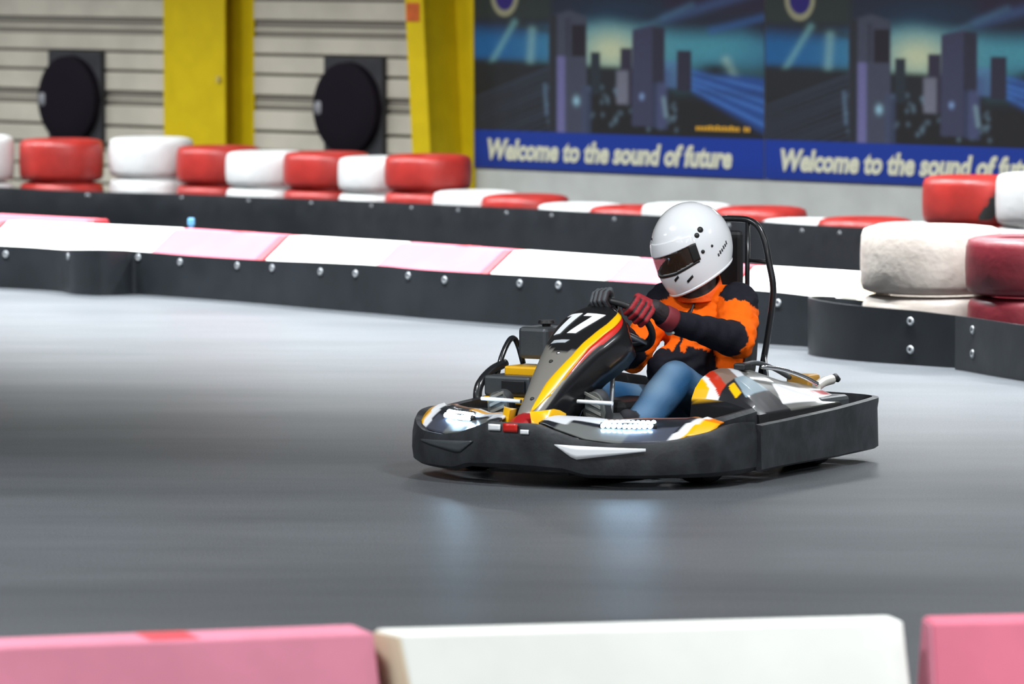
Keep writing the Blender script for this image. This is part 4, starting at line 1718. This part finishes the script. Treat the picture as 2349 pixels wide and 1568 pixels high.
def zb_of(th):
    f = (1 + math.cos(th)) / 2          # 1 front
    return -(.112 + .060 * f ** 1.3)


def helm_pt(th, s, off=0.0):
    """s: +1 crown .. 0 equator .. -1 rim"""
    fx = math.cos(th)
    if s >= 0:
        q = s * PI / 2
        x = HA * math.cos(q) * fx
        y = HB * math.cos(q) * math.sin(th)
        z = HCz * math.sin(q)
        if fx > 0:
            x *= 1 - .06 * math.sin(q) ** 2 + .03 * math.sin(2 * q) * 0
        n = Vector((x / HA ** 2, y / HB ** 2, z / HCz ** 2)).normalized()
    else:
        t = -s
        z = zb_of(th) * t
        kf = 1 + .05 * t - .17 * t ** 3
        kb = 1 - .20 * t ** 2
        w_ = (1 + fx) / 2
        kx = kf * w_ + kb * (1 - w_)
        ky = 1 - .08 * t ** 2
        x = HA * kx * fx
        y = HB * ky * math.sin(th)
        n = Vector((x / HA ** 2, y / HB ** 2, 0)).normalized()
    p = Vector((x, y, z)) + n * off
    return p


def s_of_z(th, z):
    return z / -zb_of(th) if z < 0 else math.asin(min(1, z / HCz)) / (PI / 2)


NT, NS = 120, 74
ss = list(np.linspace(1, 0, 30)) + list(np.linspace(0, -1, 45))[1:]
g = Geo()
V = [helm_pt(2 * PI * i / NT, s) for s in ss for i in range(NT)]


def win(th, z):
    a = (th + PI) % (2 * PI) - PI
    lo = interp(abs(a), [0, .6, 1.25], [-.066, -.060, -.036])
    hi = interp(abs(a), [0, .6, 1.25], [.012, .020, .034])
    return abs(a) < 1.20 and lo < z < hi


F = []
for j in range(len(ss) - 1):
    for i in range(NT):
        a, b = j * NT + i, j * NT + (i + 1) % NT
        c, d = a + NT, b + NT
        m_ = (V[a] + V[b] + V[c] + V[d]) / 4
        th = 2 * PI * (i + .5) / NT
        if win(th, m_.z):
            continue
        F.append((a, b, d, c))
g.add([HM @ p for p in V], F)
M_HEL = mat('white_helmet', (.84, .85, .87), .12, coat=.5)
hel = obj('helmet', g, M_HEL, person, smooth=True, solid=.012)


def helm_patch(name, th0, th1, lo, hi, off, m, parent, n=40, k=10, solid=.002):
    V, F = [], []
    for i in range(n + 1):
        th = th0 + (th1 - th0) * i / n
        for j in range(k + 1):
            z = lo(th) + (hi(th) - lo(th)) * j / k
            V.append(HM @ helm_pt(th, s_of_z(th, z), off))
    for i in range(n):
        for j in range(k):
            q = i * (k + 1) + j
            F.append((q, q + k + 1, q + k + 2, q + 1))
    g = Geo(); g.add(V, F)
    return obj(name, g, m, parent, smooth=True, solid=solid)


M_VIS = mat('tinted_visor', (.035, .022, .015), .04, alpha=.50, coat=.4)
wl = lambda th: interp(abs(th), [0, .6, 1.25], [-.070, -.064, -.040])
wh = lambda th: interp(abs(th), [0, .6, 1.25], [.014, .022, .036])
vis = helm_patch('visor', -1.26, 1.26, wl, wh, .006, M_VIS, hel)
helm_patch('sun_strip', -1.30, 1.30, wh, lambda th: wh(th) + interp(abs(th), [0, .9, 1.3], [.058, .050, .030]), .009, M_HEL, vis)
helm_patch('visor_gasket', -1.30, 1.30, lambda th: wl(th) - .010, wl, .007, mat('gasket_black', (.01, .01, .01), .5), vis, k=2)
for sy in (1, -1):
    helm_patch('gasket_end', sy * 1.14, sy * 1.34, wl, wh, .008, mat('gasket_black'), vis, n=6)
    for th, z, r_ in ((1.45, .062, .012), (1.60, .078, .014), (1.45, -.012, .009), (1.72, -.005, .006)):
        th *= sy
        p = HM @ helm_pt(th, s_of_z(th, z), .006)
        q = HM @ helm_pt(th, s_of_z(th, z), .03)
        Mq = (q - p).to_track_quat('Z', 'Y').to_matrix().to_4x4()
        g = Geo(); g.lathe([(0, .005), (r_ * .8, .004), (r_, 0)], 14, Mq, p); obj('pivot_screw', g, mat('gasket_black'), hel, smooth=True)
    for th, z, L_ in ((.50, -.098, .16), (.82, -.118, .20)):
        c0 = sy * th
        helm_patch('chin_vent', c0, c0 + sy * L_, lambda t_: z + .10 * (abs(t_) - th) - .006, lambda t_: z + .10 * (abs(t_) - th) + .006, .0065, mat('gasket_black'), hel, n=4, k=2)
    for k_ in range(6):
        c0 = sy * (1.80 + .075 * k_)
        zz = -.058 + .006 * k_
        helm_patch('brand_mark', c0, c0 + sy * .045, lambda t_: zz - .004, lambda t_: zz + .012 * (1 if k_ % 2 else .75), .0065, mat('mark_grey', (.04, .04, .045), .4), hel, n=2, k=2)
helm_patch('top_vent', -.30, -.16, lambda t_: .085, lambda t_: .093, .0065, mat('gasket_black'), hel, n=3, k=2)
g = Geo()
rim = [HM @ helm_pt(2 * PI * i / 80, -1, .002) for i in range(80)]
g.tube(rim, .008, 8, closed=True)
obj('rim_trim', g, M_HEL, hel, smooth=True)
